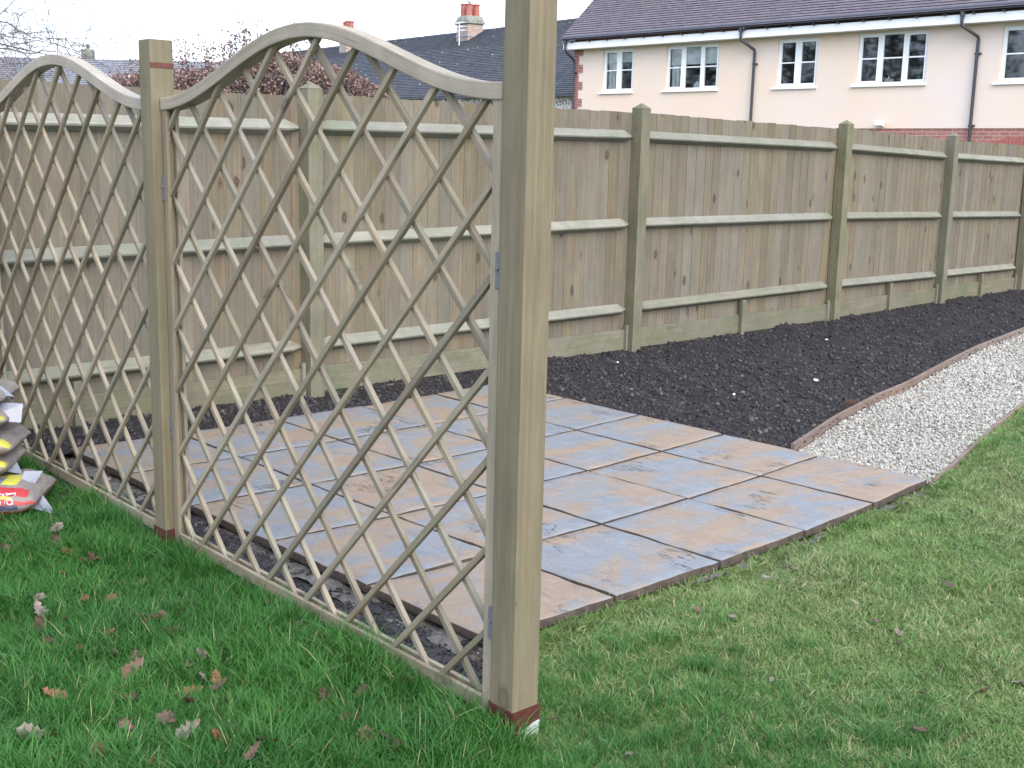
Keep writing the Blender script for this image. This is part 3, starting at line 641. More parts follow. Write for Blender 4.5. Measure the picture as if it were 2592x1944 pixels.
def writing(body,P,ax,sd,off,z,h,sack):
    fc=bpy.data.curves.new('text','FONT'); fc.body=body; fc.size=h*1.35; fc.resolution_u=2; fc.space_character=1.1
    to=bpy.data.objects.new('text',fc); C.objects.link(to); bpy.context.view_layer.update()
    me=bpy.data.meshes.new_from_object(to.evaluated_get(bpy.context.evaluated_depsgraph_get())); C.objects.unlink(to); bpy.data.objects.remove(to)
    bm=bmesh.new(); bm.from_mesh(me); bmesh.ops.subdivide_edges(bm,edges=[e for e in bm.edges if e.calc_length()>.012],cuts=2); bm.to_mesh(me); bm.free()
    mz=Vector((0,0,1))
    for v in me.vertices: v.co=Vector(P)-ax*(off+v.co.x)+mz*(z-.80*v.co.y*1.15)+sd*(.20+.60*v.co.y*1.15)
    o=link('lettering',me,M_white2,sack); sw=o.modifiers.new('wrap','SHRINKWRAP'); sw.target=[c for c in sack.children if c.name.startswith('sack')][0]; sw.wrap_method='NEAREST_SURFACEPOINT'; sw.offset=.0018
M_white2=flat('white_print',(.55,.53,.55),.5,.3)
ax_=BA.normalized(); sdv=Vector((ax_.y,-ax_.x,0)); red=[o for o in C.objects if o.name.startswith('aggregate_bag')][0]
writing('POST MIX',(X1,Y1,-.045),ax_,sdv,.055,.168,.034,red)
writing('QUICK',(X1,Y1,-.045),ax_,sdv,.075,.095,.024,red)
bag((X2,Y2,.085),BA,.60,.38,.102,'yel','second sack from the bottom, grey with a yellow stripe, on the red one',[[(-.05,.10,.03),(.03,.05,.0),(.0,.02,.045),(-.05,.03,.075)]],2)
bag((X3,Y3,.182),BA,.60,.38,.102,'yel','middle sack of the stack, ending in a pale crumpled point',None,3,-.02)
bag((X4,Y4,.280),BA,.60,.38,.102,'yel','fourth sack from the bottom with a square pale flap at its end',[[(-.12,.12,.045),(.045,.09,.035),(.045,.05,.105),(-.13,.05,.115)]],4)
bag((X5,Y5,.378),BA,.60,.38,.095,'yel','topmost sack of the stack, half cut off by the picture edge',[[(-.06,.08,.05),(.03,.05,.035),(-.03,.02,.075)]],5,-.01)

# ---------------------------------------------------------------- fallen leaves
def leaf_mesh(seed):
    r=random.Random(seed); n=11; L=.075; V=[];F=[]; curl=r.uniform(8,26); tw=r.uniform(-6,6)
    lob=[.05,.25,.55,.38,.80,.50,1.,.62,.85,.45,.06]
    for i in range(n):
        x=(i/(n-1)-.5)*L; wdt=.026*lob[i]*r.uniform(.85,1.15)
        for k,s in enumerate((-1,-.5,0,.5,1)):
            y=s*wdt+tw*x*.03; z=curl*(y*y)*.9+(x*x)*curl*.35+.003*math.sin(i*1.9+k); V.append((x,y,z))
    for i in range(n-1):
        for k in range(4): a=i*5+k; F.append((a,a+1,a+6,a+5))
    me=bpy.data.meshes.new('oak_leaf'); me.from_pydata(V,[],F); me.polygons.foreach_set('use_smooth',[True]*len(F)); return me
M_leaf=None
def leaf_mat(nm,c1,c2):
    t=NT(nm,.6,.35); n_=t.noise(t.obj(),45,4); c=t.mix(t.ramp(t.n('ObjectInfo').outputs['Random'],[(0,0),(1,1)]),c1,c2); c=t.mix(t.ramp(n_,[(.4,.5),(.65,0)]),c,(.07,.045,.032)); t.col(c); t.bump(n_,.5,.003); return t.m
TINT=[('dark brown',leaf_mat('dead_leaf_dark',(.06,.03,.024),(.13,.075,.055))),('pale grey-brown',leaf_mat('dead_leaf_pale',(.15,.11,.095),(.25,.205,.18))),('rust-coloured',leaf_mat('dead_leaf_rust',(.20,.085,.035),(.26,.12,.06)))]
LM=[]
for k_,(nm,mt) in enumerate(TINT):
    for i in range(5):
        me=leaf_mesh(i+7*k_); me.materials.append(mt); LM.append((nm,me))
def unproj(px,py,z):
    x=(px-1296)/2987.7; y=(py-972)/2987.7; v=fw+rt*x-up*y; k=(z-CAM.z)/v.z; return CAM+v*k
def leaf(p,sc,label,group,tilt=.5):
    nm,me=random.choices(LM,[.5]*5+[.35]*5+[.15]*5)[0]; label=label.replace('TINT',nm).replace('SIZE','large' if sc>.85 else ('small' if sc<.6 else 'middling'))
    o=bpy.data.objects.new('oak_leaf',me); C.objects.link(o); o.location=p; o.scale=(sc,sc,sc)
    o.rotation_euler=(random.gauss(0,tilt),random.gauss(0,tilt),random.uniform(0,6.28)); tag(o,label,'leaf',group); return o
LEAF_L=[(-0.28,2.03),(-0.56,2.05),(-0.51,1.92),(-0.57,1.78),(-0.67,1.93),(-0.75,1.80),(-0.58,1.65),(-0.58,1.58),(-0.57,1.55),(-0.66,1.58),(-0.68,1.46),(-0.63,1.45),(-0.55,1.51),(-0.45,1.60),(-0.36,1.44),(-0.58,1.27),(-0.73,1.19),(-0.66,1.15),(-0.85,1.26),(-0.89,1.16),(-0.94,1.23),(-0.97,1.18),(-0.93,1.08),(-0.85,1.06),(-0.31,1.27),(-0.33,1.18),(-0.38,1.26),(-0.51,1.23),(-0.37,0.99),(-0.49,0.94),(-0.53,0.91),(-0.32,0.73),(-0.44,0.72),(-0.48,0.60),(-0.35,0.58),(-0.35,0.51),(-0.67,0.91),(-0.66,0.85),(-0.62,0.86),(-0.65,0.76),(-0.74,0.79),(-0.81,0.82),(-0.83,0.87),(-0.79,0.75),(-0.97,0.91),(-0.92,0.80),(-0.86,0.70),(-0.83,0.62),(-0.87,0.56),(-0.75,0.49),(-0.69,0.52),(-0.62,0.62),(-0.61,0.57),(-0.51,0.53),(-0.34,0.38),(-0.75,0.38),(-0.72,0.36),(-0.80,0.35),(-0.86,0.34),(-0.87,0.38),(-0.85,0.27),(-0.74,0.31),(-0.77,0.23),(-0.96,0.40),(-0.69,0.09),(-0.56,0.06),(-0.88,0.13),(-0.85,0.05),(-0.90,0.04),(-0.82,-0.06),(-0.94,0.12),(-1.04,0.25),(-0.95,0.21),(-1.03,0.31),(-1.11,0.54),(-1.18,0.68),(-1.23,0.38),(-1.20,0.34),(-1.18,0.22),(-1.16,0.15),(-1.24,0.18),(-1.08,0.04),(-0.88,-0.09),(-0.88,-0.13),(-0.53,0.13),(-1.10,0.89),(-0.57,2.23),(-0.53,2.23),(-0.47,2.20),(-0.55,2.13),(-0.61,2.18),(-0.47,0.02),(-0.58,-0.08),(-0.57,-0.24),(-0.59,-0.29),(-0.61,-0.19),(-0.45,-0.23),(-0.54,-0.35),(-0.54,-0.29),(-0.32,-0.02)]
LEAF_R=[(-0.07,-0.00),(-0.17,-0.10),(0.15,-0.11),(-0.16,-0.42),(-0.15,-0.59),(-0.15,-0.68),(1.35,-0.17),(1.26,-0.25),(2.43,-0.36),(1.51,-0.71),(0.71,-0.24),(0.73,-0.36),(1.04,-0.70),(0.95,-0.83),(1.01,-0.79),(0.45,-0.70),(0.47,-1.14),(0.95,-1.20),(0.82,-1.16),(0.67,-1.05),(0.00,-0.80),(0.92,-0.70),(1.14,-0.22)]
def zone(x,y):
    v=Vector((x,y,-.03))-CAM; px=512+1180*v.dot(rt)/v.dot(fw); py=384-1180*v.dot(up)/v.dot(fw)
    d=(TX+(y-TY)*.0378)-x
    if math.hypot(x+.45,y-2.3)<.75: return 'in front of the stacked sacks'
    if math.hypot(x+.32,y+.4)<.45: return 'near the foot of the tall near post'
    if math.hypot(x+.26,y-1.55)<.45: return 'near the foot of the middle post'
    if d<.30: return 'by the bottom rail of the near trellis panel' if y<1.5 else 'by the bottom rail of the far trellis panel'
    c='left' if px<130 else ('middle' if px<290 else 'right')
    r='at the picture bottom' if py>715 else ('low in the long grass' if py>650 else ('midway up the long grass' if py>590 else 'high in the long grass'))
    return r+{'left':', leftwards','middle':', in the middle','right':', towards the trellis'}[c]
def zoner(x,y):
    v=Vector((x,y,-.03))-CAM; px=512+1180*v.dot(rt)/v.dot(fw); py=384-1180*v.dot(up)/v.dot(fw)
    return ('close to the patio edge' if py<600 and px<800 else ('close to the gravel path' if py<580 else ('near the tall post' if px<640 else ('towards the right edge' if px>880 else 'in the middle of the mown lawn'))))+(', near the picture bottom' if py>700 else '')
for (x,y) in LEAF_L: leaf((x,y,ground_h(x,y)+random.uniform(.022,.05)),random.uniform(.45,1.1),'SIZE TINT oak leaf '+zone(x,y),'dead oak leaves in the long grass')
for (x,y) in LEAF_R: leaf((x,y,ground_h(x,y)+random.uniform(.020,.028)),random.uniform(.3,.7),'SIZE TINT dry leaf '+zoner(x,y),'dry leaves on the mown lawn',.3)
for i in range(10):
    x,y=random.uniform(-.27,-.02),random.uniform(1.2,2.95); leaf((x,y,-.035),random.uniform(.5,.9),'SIZE TINT dead leaf on the bare earth behind the '+('near' if y<1.5 else 'far')+' trellis panel','dead leaves on the earth strip')
leaf((3.99,1.115,.040),1.1,'single upright rust-brown leaf caught on the gravel edging board',None,.1).rotation_euler=(1.2,.2,2.4)
# white stones and crumbs that stand out
M_white=flat('white_flint',(.75,.75,.73),.6,.3,.1,60)
for px,py,z,s,lab in ((1410,1568,-.03,.024,'white stone lying against the near patio slab edge'),(481,1336,-.03,.014,'small white pebble on the earth behind the trellis'),(2065,962,.0,.020,'pale flint on the dark soil nearest the gravel edging'),(2092,860,.0,.016,'pale flint in the middle of the dark soil'),(1563,917,.0,.012,'tiny white chip on the soil near the fence'),(1858,998,.0,.014,'white chip on the soil near the patio corner')):
    p=unproj(px,py,z); o=stone('white_stone',s,M_white,px,.55); C.objects.link(o); o.location=p; o.rotation_euler=(.2,.1,px*.1); tag(o,lab,'stone')

# ---------------------------------------------------------------- rendered house (wall plane x=22)
def grid_wall(m, x, y0, y1, z0, z1, holes, nrm=-1, uvs=1., r=.5, rev=.09):
    ys=sorted({y0,y1,*[h[0] for h in holes],*[h[1] for h in holes]}); zs=sorted({z0,z1,*[h[2] for h in holes],*[h[3] for h in holes]})
    for a,b in zip(ys[:-1],ys[1:]):
        for c,d in zip(zs[:-1],zs[1:]):
            cy,cz=(a+b)/2,(c+d)/2
            if any(h[0]<cy<h[1] and h[2]<cz<h[3] for h in holes): continue
            m.poly([(x,b,c),(x,a,c),(x,a,d),(x,b,d)],[(b,c),(a,c),(a,d),(b,d)],r)
    for h in holes:
        a,b,c,d=h
        for p,q in (((a,c),(a,d)),((a,d),(b,d)),((b,d),(b,c)),((b,c),(a,c))):
            m.poly([(x,p[0],p[1]),(x,q[0],q[1]),(x+rev,q[0],q[1]),(x+rev,p[0],p[1])],[(p[0],p[1]),(q[0],q[1]),(q[0]+.1,q[1]),(p[0]+.1,p[1])],r)
def mat_render():
    t=NT('cream_render',.9,.15); p=t.pos(); a=t.noise(p,.35,4,.6); b=t.noise(p,60,3)
    c=t.mix(t.ramp(a,[(.4,0),(.65,1)]),(.72,.575,.455),(.70,.60,.545)); t.col(c); t.bump(b,.2,.01); return t.m
def mat_brick(name,c1,c2,mort,sc=1.,uv=False):
    t=NT(name,.85,.2); v=t.uv(1,1)
    b=t.n('TexBrick',{'Vector':v,'Color1':(*c1,1),'Color2':(*c2,1),'Mortar':(*mort,1),'Scale':1.,'Mortar Size':.006,'Bias':0.,'Brick Width':.225,'Row Height':.075})
    n_=t.noise(t.pos(),30,4); t.col(t.mix(.25,b.outputs[0],t.ramp(n_,[(.3,(.1,.04,.035)),(.7,(.45,.3,.25))]))); t.bump(b.outputs[1],-.4,.006); return t.m
def mat_tile(name,c1,c2,wdt,row,spots=0.,moss=.2):
    t=NT(name,.9,.12); v=t.uv(1,1)
    b=t.n('TexBrick',{'Vector':v,'Color1':(*c1,1),'Color2':(*c2,1),'Mortar':(.02,.02,.022,1),'Scale':1.,'Mortar Size':.003,'Brick Width':wdt,'Row Height':row})
    c=b.outputs[0]; n_=t.noise(v,1.3,5,.7); c=t.mix(t.ramp(n_,[(.45,0),(.7,moss)]),c,(.12,.13,.09))
    if spots:
        vo=t.n('TexVoronoi',{'Vector':v,'Scale':3.6}); d=t.math('LESS_THAN',vo.outputs['Distance'],t.math('MULTIPLY',t.n('SeparateColor',{'Color':vo.outputs['Color']}).outputs[0],.13))
        k=t.ramp(t.n('SeparateColor',{'Color':vo.outputs['Color']}).outputs[2],[(.45,0),(.5,1)])
        c=t.mix(t.math('MULTIPLY',t.math('MULTIPLY',d,k),spots),c,(.62,.62,.60))
    t.col(c); return t.m
M_rend=mat_render(); M_brick=mat_brick('red_brick',(.30,.105,.085),(.36,.15,.12),(.42,.38,.34))
M_tile=mat_tile('plain_tiles',(.115,.102,.125),(.150,.132,.155),.165,.1)
M_slate=mat_tile('old_tiles',(.052,.057,.070),(.080,.086,.102),.18,.11,1.)
M_upvc=flat('white_frame',(.80,.82,.84),.35,.5); M_fascia=flat('white_fascia',(.84,.84,.85),.35,.5)
M_black=flat('black_gutter',(.035,.035,.05),.4,.5); M_room=flat('dark_room',(.02,.02,.022),.9,.1)
M_curt=flat('pale_curtain',(.62,.63,.60),.9,.1,.1,9); M_lead=flat('lead',(.25,.26,.28),.6,.4)
t=NT('window_glass',.05,.5); gl=t.n('BsdfGlossy',{'Color':(.9,.95,1,1),'Roughness':.03}); tr=t.n('BsdfTransparent',{0:(.75,.8,.8,1)})
fr=t.n('LayerWeight',{'Blend':.25}).outputs['Fresnel']; ms=t.n('MixShader',{0:t.math('MULTIPLY_ADD',fr,.6,.09)})
t.t.links.new(tr.outputs[0],ms.inputs[1]); t.t.links.new(gl.outputs[0],ms.inputs[2]); t.t.links.new(ms.outputs[0],t.t.nodes['Material Output'].inputs[0]); M_glass=t.m

house=empty('cream_house',(25,11,0),label='modern cream rendered house with brown tiled roof and white windows at the right',cat='house')
HX=22.0; YL,YR=20.42,2.0
wins=[(18.29,19.36,3.20,4.31,2,'c'),(15.57,17.22,3.20,4.30,3,'b'),(12.81,13.89,3.19,4.29,2,''),(10.14,11.80,3.19,4.30,3,'o'),(7.35,8.56,3.16,4.27,2,''),(4.2,5.8,3.17,4.28,3,'')]
m=MB(); grid_wall(m,HX,YR,20.08,2.25,4.55,[w_[:4] for w_ in wins]); m.poly([(HX,20.08,2.25),(HX,YR,2.25),(HX+.03,YR,2.25),(HX+.03,20.08,2.25)])
# gable end above and beside
m.build('wall',M_rend,house)
m=MB(); m.poly([(HX+.015,YL,-.1),(HX+.015,YR,-.1),(HX+.015,YR,2.25),(HX+.015,YL,2.25)],[(YL,-.1),(YR,-.1),(YR,2.25),(YL,2.25)])
m.poly([(HX+.005,YL,2.25),(HX+.005,20.08,2.25),(HX+.005,20.08,4.55),(HX+.005,YL,4.55)],[(YL,2.25),(20.08,2.25),(20.08,4.55),(YL,4.55)])
zr=4.62+(26.4-21.62)*math.tan(R(42)); g=[(HX+.005,YL,-.1),(30.8,YL,-.1),(30.8,YL,4.6),(26.4,YL,zr-.1),(HX+.005,YL,4.6)]; m.poly(g,[(p[0],p[2]) for p in g])
m.build('brick_wall',M_brick,house)
# brick quoins: render cut back in alternating steps
m=MB(); z=4.40; k=0
while z>2.25:
    zl=max(z-.225,2.25)
    if k%2: m.box(HX-.004,20.075,zl,HX+.01,20.225,z,r=.5,axis='y')
    z=zl; k+=1
m.build('quoin_render',M_rend,house)
for cy,hw,zc in ((7.35,1.30,2.13),(11.7,1.75,2.17)):
    m=MB(); rise=.16; Rr=(hw*hw+rise*rise)/(2*rise); n_=int(hw*2/.075); 
    for i in range(n_+1):
        th=(-1+2*i/n_)*math.asin(hw/Rr); y=cy+Rr*math.sin(th); zz=zc-Rr+Rr*math.cos(th); o_=Vector((0,math.sin(th),math.cos(th)))
        P=Vector((HX+.012,y,zz)); m.beam(P-o_*.215,P,.064,.012,(0,1,0))
    m.build('brick_arch',flat('soldier_brick',(.34,.12,.10),.85,.2,.2,30),house)
# windows
for (a,b,c,d,nl,ex) in wins:
    fr=MB(); x=HX+.055; t_=.05; fw_=.055
    fr.box(x,a,c,x+t_,b,c+fw_,r=.5,axis='y'); fr.box(x,a,d-fw_,x+t_,b,d,r=.5,axis='y')
    for yy in (a,b-fw_): fr.box(x,yy,c+fw_,x+t_,yy+fw_,d-fw_,r=.5)
    wd=(b-a)/nl if nl==2 else None; cuts=[(a+b)/2] if nl==2 else [a+(b-a)*.33,a+(b-a)*.67]
    for y in cuts: fr.box(x+.002,y-.05,c+fw_,x+t_-.002,y+.05,d-fw_,r=.5)
    F_=fr.build('window',M_upvc,house,bevel=.004)
    ed=[a+fw_]+[v for y in cuts for v in (y-.05,y+.05)]+[b-fw_]
    for k in range(nl):
        y0,y1=ed[2*k],ed[2*k+1]; s=MB(); e=.032
        if not (nl==3 and k==1):
            s.box(x-.012,y0,c+fw_,x+.03,y1,c+fw_+e,r=.5,axis='y'); s.box(x-.012,y0,d-fw_-e,x+.03,y1,d-fw_,r=.5,axis='y')
            for yy in (y0,y1-e): s.box(x-.012,yy,c+fw_+e,x+.03,yy+e,d-fw_-e,r=.5)
        zm=(c+d)/2+.01; s.box(x+.004,y0+.001,zm-.014,x+.028,y1-.001,zm+.014,r=.5,axis='y')
        s.build('sash',M_upvc,F_)
        p=MB(); p.poly([(x+.022,y1,c+fw_),(x+.022,y0,c+fw_),(x+.022,y0,d-fw_),(x+.022,y1,d-fw_)]); p.build('pane',M_glass,F_)
    s=MB(); s.box(HX-.05,a-.03,c-.045,HX+.06,b+.10,c-.002,r=.5,axis='y'); s.build('window_sill',M_upvc,house,bevel=.004)
    rm=MB(); X1=x+.9
    for P in ([(X1,a,c),(X1,b,c),(X1,b,d),(X1,a,d)],[(x+.05,a,c),(X1,a,c),(X1,a,d),(x+.05,a,d)],[(x+.05,b,c),(X1,b,c),(X1,b,d),(x+.05,b,d)],[(x+.05,a,c),(x+.05,b,c),(X1,b,c),(X1,a,c)],[(x+.05,a,d),(x+.05,b,d),(X1,b,d),(X1,a,d)]): rm.poly(P)
    rm.build('room',M_room,F_)
    if ex=='b':
        q=MB(); q.box(x+.07,a+.08,d-.47,x+.075,b-.08,d-.06,r=.5,axis='y'); q.build('blind',M_curt,F_)
        q=MB(); 
        for k in range(6): q.box(x+.10+.02*(k%2),b-.44+.06*k,c+.06,x+.115+.02*(k%2),b-.385+.06*k,d-.1,r=.5)
        q.build('curtain',M_curt,F_)
        q=MB(); y=(a+b)/2-.02; q.box(x+.12,y-.1,c+.06,x+.2,y+.06,c+.16,r=.5); q.beam((x+.16,y-.02,c+.16),(x+.16,y-.02,c+.23),.13,.06,(0,1,0),.5,taper=.15); q.build('ornament',M_curt,F_)
        q=MB(); q.box(x+.12,a+.08,c+.06,x+.13,a+.16,d-.1,r=.5); q.build('curtain',M_curt,F_)
    if ex=='c':
        q=MB(); 
        for k in range(6): q.box(x+.10+.02*(k%2),b-.44+.062*k,c+.06,x+.115+.02*(k%2),b-.385+.062*k,d-.1,r=.5)
        q.build('curtain',M_curt,F_)
        q=MB(); q.box(x+.08,a+.08,d-.34,x+.09,b-.07,d-.06,r=.5,axis='y'); q.build('blind',M_curt,F_)
    if ex=='o':
        q=MB(); q.tube([(x+.16,11.16,c+.05),(x+.16,11.14,c+.11),(x+.16,11.10,c+.15),(x+.16,11.13,c+.21)],[.05,.055,.03,.012],8)
        q.tube([(x+.16,11.06,c+.05),(x+.16,11.03,c+.12)],[.05,.03],8); q.build('ornament',M_curt,F_)
# roof
def roof_courses(name,mat,parent,Pf,y0,y1,s0,s1,gauge,slopef,thick=.014):
    m=MB(); s=s0
    while s<s1-1e-6:
        e=min(s+gauge,s1)
        a,b,c,d=Pf(y0,s,thick),Pf(y1,s,thick),Pf(y1,e,0.),Pf(y0,e,0.)
        m.poly([a,b,c,d],[(y0,s),(y1,s),(y1,e-.0001),(y0,e-.0001)],.5)
        m.poly([Pf(y0,s,0),Pf(y1,s,0),b,a],[(y0,s-.001),(y1,s-.001),(y1,s-.001),(y0,s-.001)],.5); s=e
    return m.build(name,mat,parent)
ca,sa=math.cos(R(42)),math.sin(R(42))
def PH(y,s,h): return Vector((21.60+s*ca-h*sa,y,4.60+s*sa+h*ca))
roof_courses('roof',M_tile,house,PH,YR,20.60,0,6.42,.1,None)
m=MB(); m.poly([PH(YR,6.42,0),PH(20.6,6.42,0),(31.2,20.6,4.6),(31.2,YR,4.6)]); m.build('roof_back',M_tile,house)
m=MB(); m.tube([PH(YR,6.42,.0),PH(20.6,6.42,.0)],.11,8); m.build('ridge',M_tile,house)
m=MB(); m.box(21.70,YR,4.34,21.73,20.54,4.515,r=.5,axis='y'); m.box(21.73,YR,4.34,22.0,20.54,4.36,r=.5,axis='y'); m.box(21.70,20.54,4.34,22.1,20.56,4.56,r=.5,axis='x')
A=Vector((21.72,20.57,4.50)); B=Vector((26.4,20.57,zr-.05)); m.beam(A,B,.17,.02,(0,0,1),.5); m.build('fascia',M_fascia,house)
m=MB(); pr=[(.0,.0),(.012,-.055),(.045,-.085),(.08,-.055),(.092,0.),(.078,-.002),(.04,-.06),(.014,-.002)]
m.prism([(-a,b) for a,b in pr],(21.700,YR,4.60),(21.700,20.58,4.60),(1,0,0)); m.box(21.612,YR,4.575,21.695,20.58,4.592,r=.5,axis='y')
m.build('gutter',M_black,house)
for k in range(22):
    m=MB(); y=20.2-k*.62; m.box(21.62,y-.015,4.50,21.70,y+.015,4.545,r=.5); m.build('gutter_bracket',M_black,house)
for yt,yb in ((20.44,20.36),(14.72,14.50),(9.28,9.03),(3.6,3.4)):
    m=MB(); m.tube([(21.655,yt,4.55),(21.655,yt,4.36),(21.66,yt,4.30),(21.925,yb,4.08),(21.945,yb,4.02),(21.945,yb,-.1)],.034,10); m.tube([(21.655,yt,4.57),(21.655,yt,4.47)],.05,10)
    for z in (3.75,2.3): m.box(21.93,yb-.075,z-.018,22.0,yb+.05,z+.018,r=.5)
    m.build('downpipe',M_black,house,smooth=False)
m=MB(); m.box(21.93,11.02,2.29,22.0,11.14,2.37,r=.5); m.beam((21.87,11.08,2.30),(21.95,11.08,2.395),.20,.05,(0,1,0),.5); m.build('vent_hood',M_upvc,house,bevel=.006)

# ---------------------------------------------------------------- old flint cottage row
cdr=Vector((math.cos(R(80)),math.sin(R(80)),0)); cnb=Vector((cdr.y,-cdr.x,0)); CE=Vector((27.207,26.271,0))
def CP(y,b,z): return CE+cdr*((y-CE.y)/cdr.y)+cnb*b+Vector((0,0,z))
ez=lambda y: 3.66+.0175*(y-26.3)
def mat_flint():
    t=NT('flint_wall',.7,.4); v=t.n('Mapping',{'Vector':t.n('UVMap',uv_map='UVMap').outputs[0],'Scale':(7,9,1)}).outputs[0]
    vo=t.n('TexVoronoi',{'Vector':v,'Scale':1.},feature='DISTANCE_TO_EDGE'); v2=t.n('TexVoronoi',{'Vector':v,'Scale':1.})
    c=t.ramp(t.n('SeparateColor',{'Color':v2.outputs['Color']}).outputs[0],[(0,(.10,.10,.11)),(.5,(.22,.2,.19)),(1,(.42,.38,.34))],'CONSTANT'); c=t.mix(t.ramp(vo.outputs['Distance'],[(.10,1),(.18,0)]),c,(.62,.58,.52)); t.col(c); return t.m
cot=empty('flint_cottage',(29,36,0),label='old flint cottage row with dark lichen spotted roof and clay chimney pots behind the trellis',cat='cottage')
m=MB(); A=[CP(22,0,-.1),CP(64,0,-.1),CP(64,0,ez(64)+.05),CP(22,0,ez(22)+.05)]; m.poly(A[::-1],[(0,4.2),(42,4.2),(42,0),(0,0)][::-1] if False else [(0,4.2),(43,4.9),(43,0),(0,0)])
for yy in (22,64):
    P=[CP(yy,0,-.1),CP(yy,8,-.1),CP(yy,8,ez(yy)),CP(yy,4,6.5),CP(yy,0,ez(yy))]; m.poly(P,[(0,0),(8,0),(8,4),(4,6.5),(0,4)])
m.build('wall',mat_flint(),cot)
def rp(y,s,h):   # s in 0..3.4 (lower pitch) then upper
    e=ez(y)-.10; 
    if s<=3.3: b=-.25+s*(2.85/3.3); z=e+s*(2.16/3.3)
    else: k=(s-3.3)/1.62; b=2.6+k*1.4; z=e+2.16+k*(.86-.012*(y-30)*.5)
    return CP(y,b-h*.6,z+h*.8)
roof_courses('roof',M_slate,cot,rp,22,64,0,4.92,.11,None,.016)
m=MB(); m.poly([rp(22,4.92,0),rp(64,4.92,0),CP(64,8.3,3.5),CP(22,8.3,3.5)]); m.build('roof_back',M_slate,cot)
m=MB(); m.tube([rp(22,4.92,-.02),rp(36,4.92,-.05),rp(50,4.92,-.02),rp(64,4.92,-.02)],.10,6); m.build('ridge',M_slate,cot)
m=MB(); m.beam(CP(22,-.2,ez(22)-.13),CP(64,-.2,ez(64)-.13),.09,.09,(0,0,1),.5); m.build('gutter',M_black,cot)
for ya,yb in ((36.9,35.6),(33.3,32.1),(30.6,29.6),(41,40),(46,45)):
    z1=ez(ya)-.14; z0=z1-1.1; m=MB(); s=cdr
    for z in (z0,z1): m.beam(CP(ya,-.03,z),CP(yb,-.03,z),.09,.06,(0,0,1),.5)
    for y in (ya,(ya+yb)/2,yb): m.beam(CP(y,-.035,z0),CP(y,-.035,z1),.11,.06,cdr,.5)
    m.beam(CP(ya,-.03,(z0+z1)/2+.1),CP(yb,-.03,(z0+z1)/2+.1),.05,.04,(0,0,1),.5)
    W_=m.build('window',M_upvc,cot); p=MB(); p.poly([CP(ya,-.012,z0),CP(yb,-.012,z0),CP(yb,-.012,z1),CP(ya,-.012,z1)]); p.build('pane',flat('dark_pane',(.05,.06,.07),.1,.6),W_)
M_old=mat_brick('old_brick',(.26,.19,.16),(.38,.33,.29),(.5,.48,.44)); M_clay=flat('terracotta',(.33,.125,.10),.8,.2,.2,9); M_cap=flat('mossy_render',(.20,.21,.18),.95,.1,.35,7)
def chimney(y,b,zb,zt,w_,cap,pots,ph):
    m=MB(); m.beam(CP(y,b,zb),CP(y,b,zt),w_,w_*.85,cdr,.5); 
    for i in range(len(m.uv)): m.uv[i]=(m.uv[i][1],m.uv[i][0])
    c=m.build('chimney',M_old,cot)
    if cap:
        m=MB(); m.beam(CP(y,b,zt),CP(y,b,zt+.12),w_+.16,w_*.85+.16,cdr,.5); m.beam(CP(y,b,zt+.12),CP(y,b,zt+.34),w_+.10,w_*.85+.10,cdr,.5,taper=.82); m.build('chimney_cap',M_cap,c,bevel=.03)
        m=MB(); m.beam(CP(y,b,zb+.52),CP(y,b,zb+.60),w_+.05,w_*.85+.05,cdr,.5); m.build('flashing',M_lead,c)
    zz=zt+(.32 if cap else 0)
    for i,(da,db) in enumerate(pots):
        P=CP(y,b,zz)+cdr*da+cnb*db; h=ph*(1 if i%2 else .93); m=MB(); m.tube([P,P+Vector((0,0,h*.1)),P+Vector((0,0,h*.88)),P+Vector((0,0,h*.9)),P+Vector((0,0,h))],[.17,.14,.125,.15,.15],12,cap=True)
        m.build('chimney_pot',M_clay,c)
    return c
c1=chimney(37.2,3.55,5.9,6.95,.90,True,[(-.22,-.18),(.22,-.18),(-.22,.2),(.22,.2)],.55)
P=CP(37.2,3.55,7.78); m=MB(); m.tube([P+Vector((0,0,-.03)),P+Vector((.0,0,.10)),P+Vector((-.12,.05,.13))],.05,6); m.build('cowl',M_lead,c1)
chimney(48.6,3.55,6.2,7.40,.8,False,[(-.30,0),(.12,0),(.36,0)],.62)
chimney(59.6,3.55,6.2,7.72,.55,False,[(0,0)],.32)
m=MB(); P=CP(36.75,2.75,6.02); m.tube([P,P+Vector((0,0,.92))],.022,6)
for k in range(3):
    z=.92-.16*k; q=P+Vector((0,0,z)); m.tube([q-cdr*.42,q+cdr*.42],.010,5)
    for j in range(7): e=q+cdr*(-.39+.13*j); m.tube([e-cnb*.16,e+cnb*.16],.007,4)
m.build('television_aerial',flat('aluminium',(.7,.7,.72),.4,.6),cot)
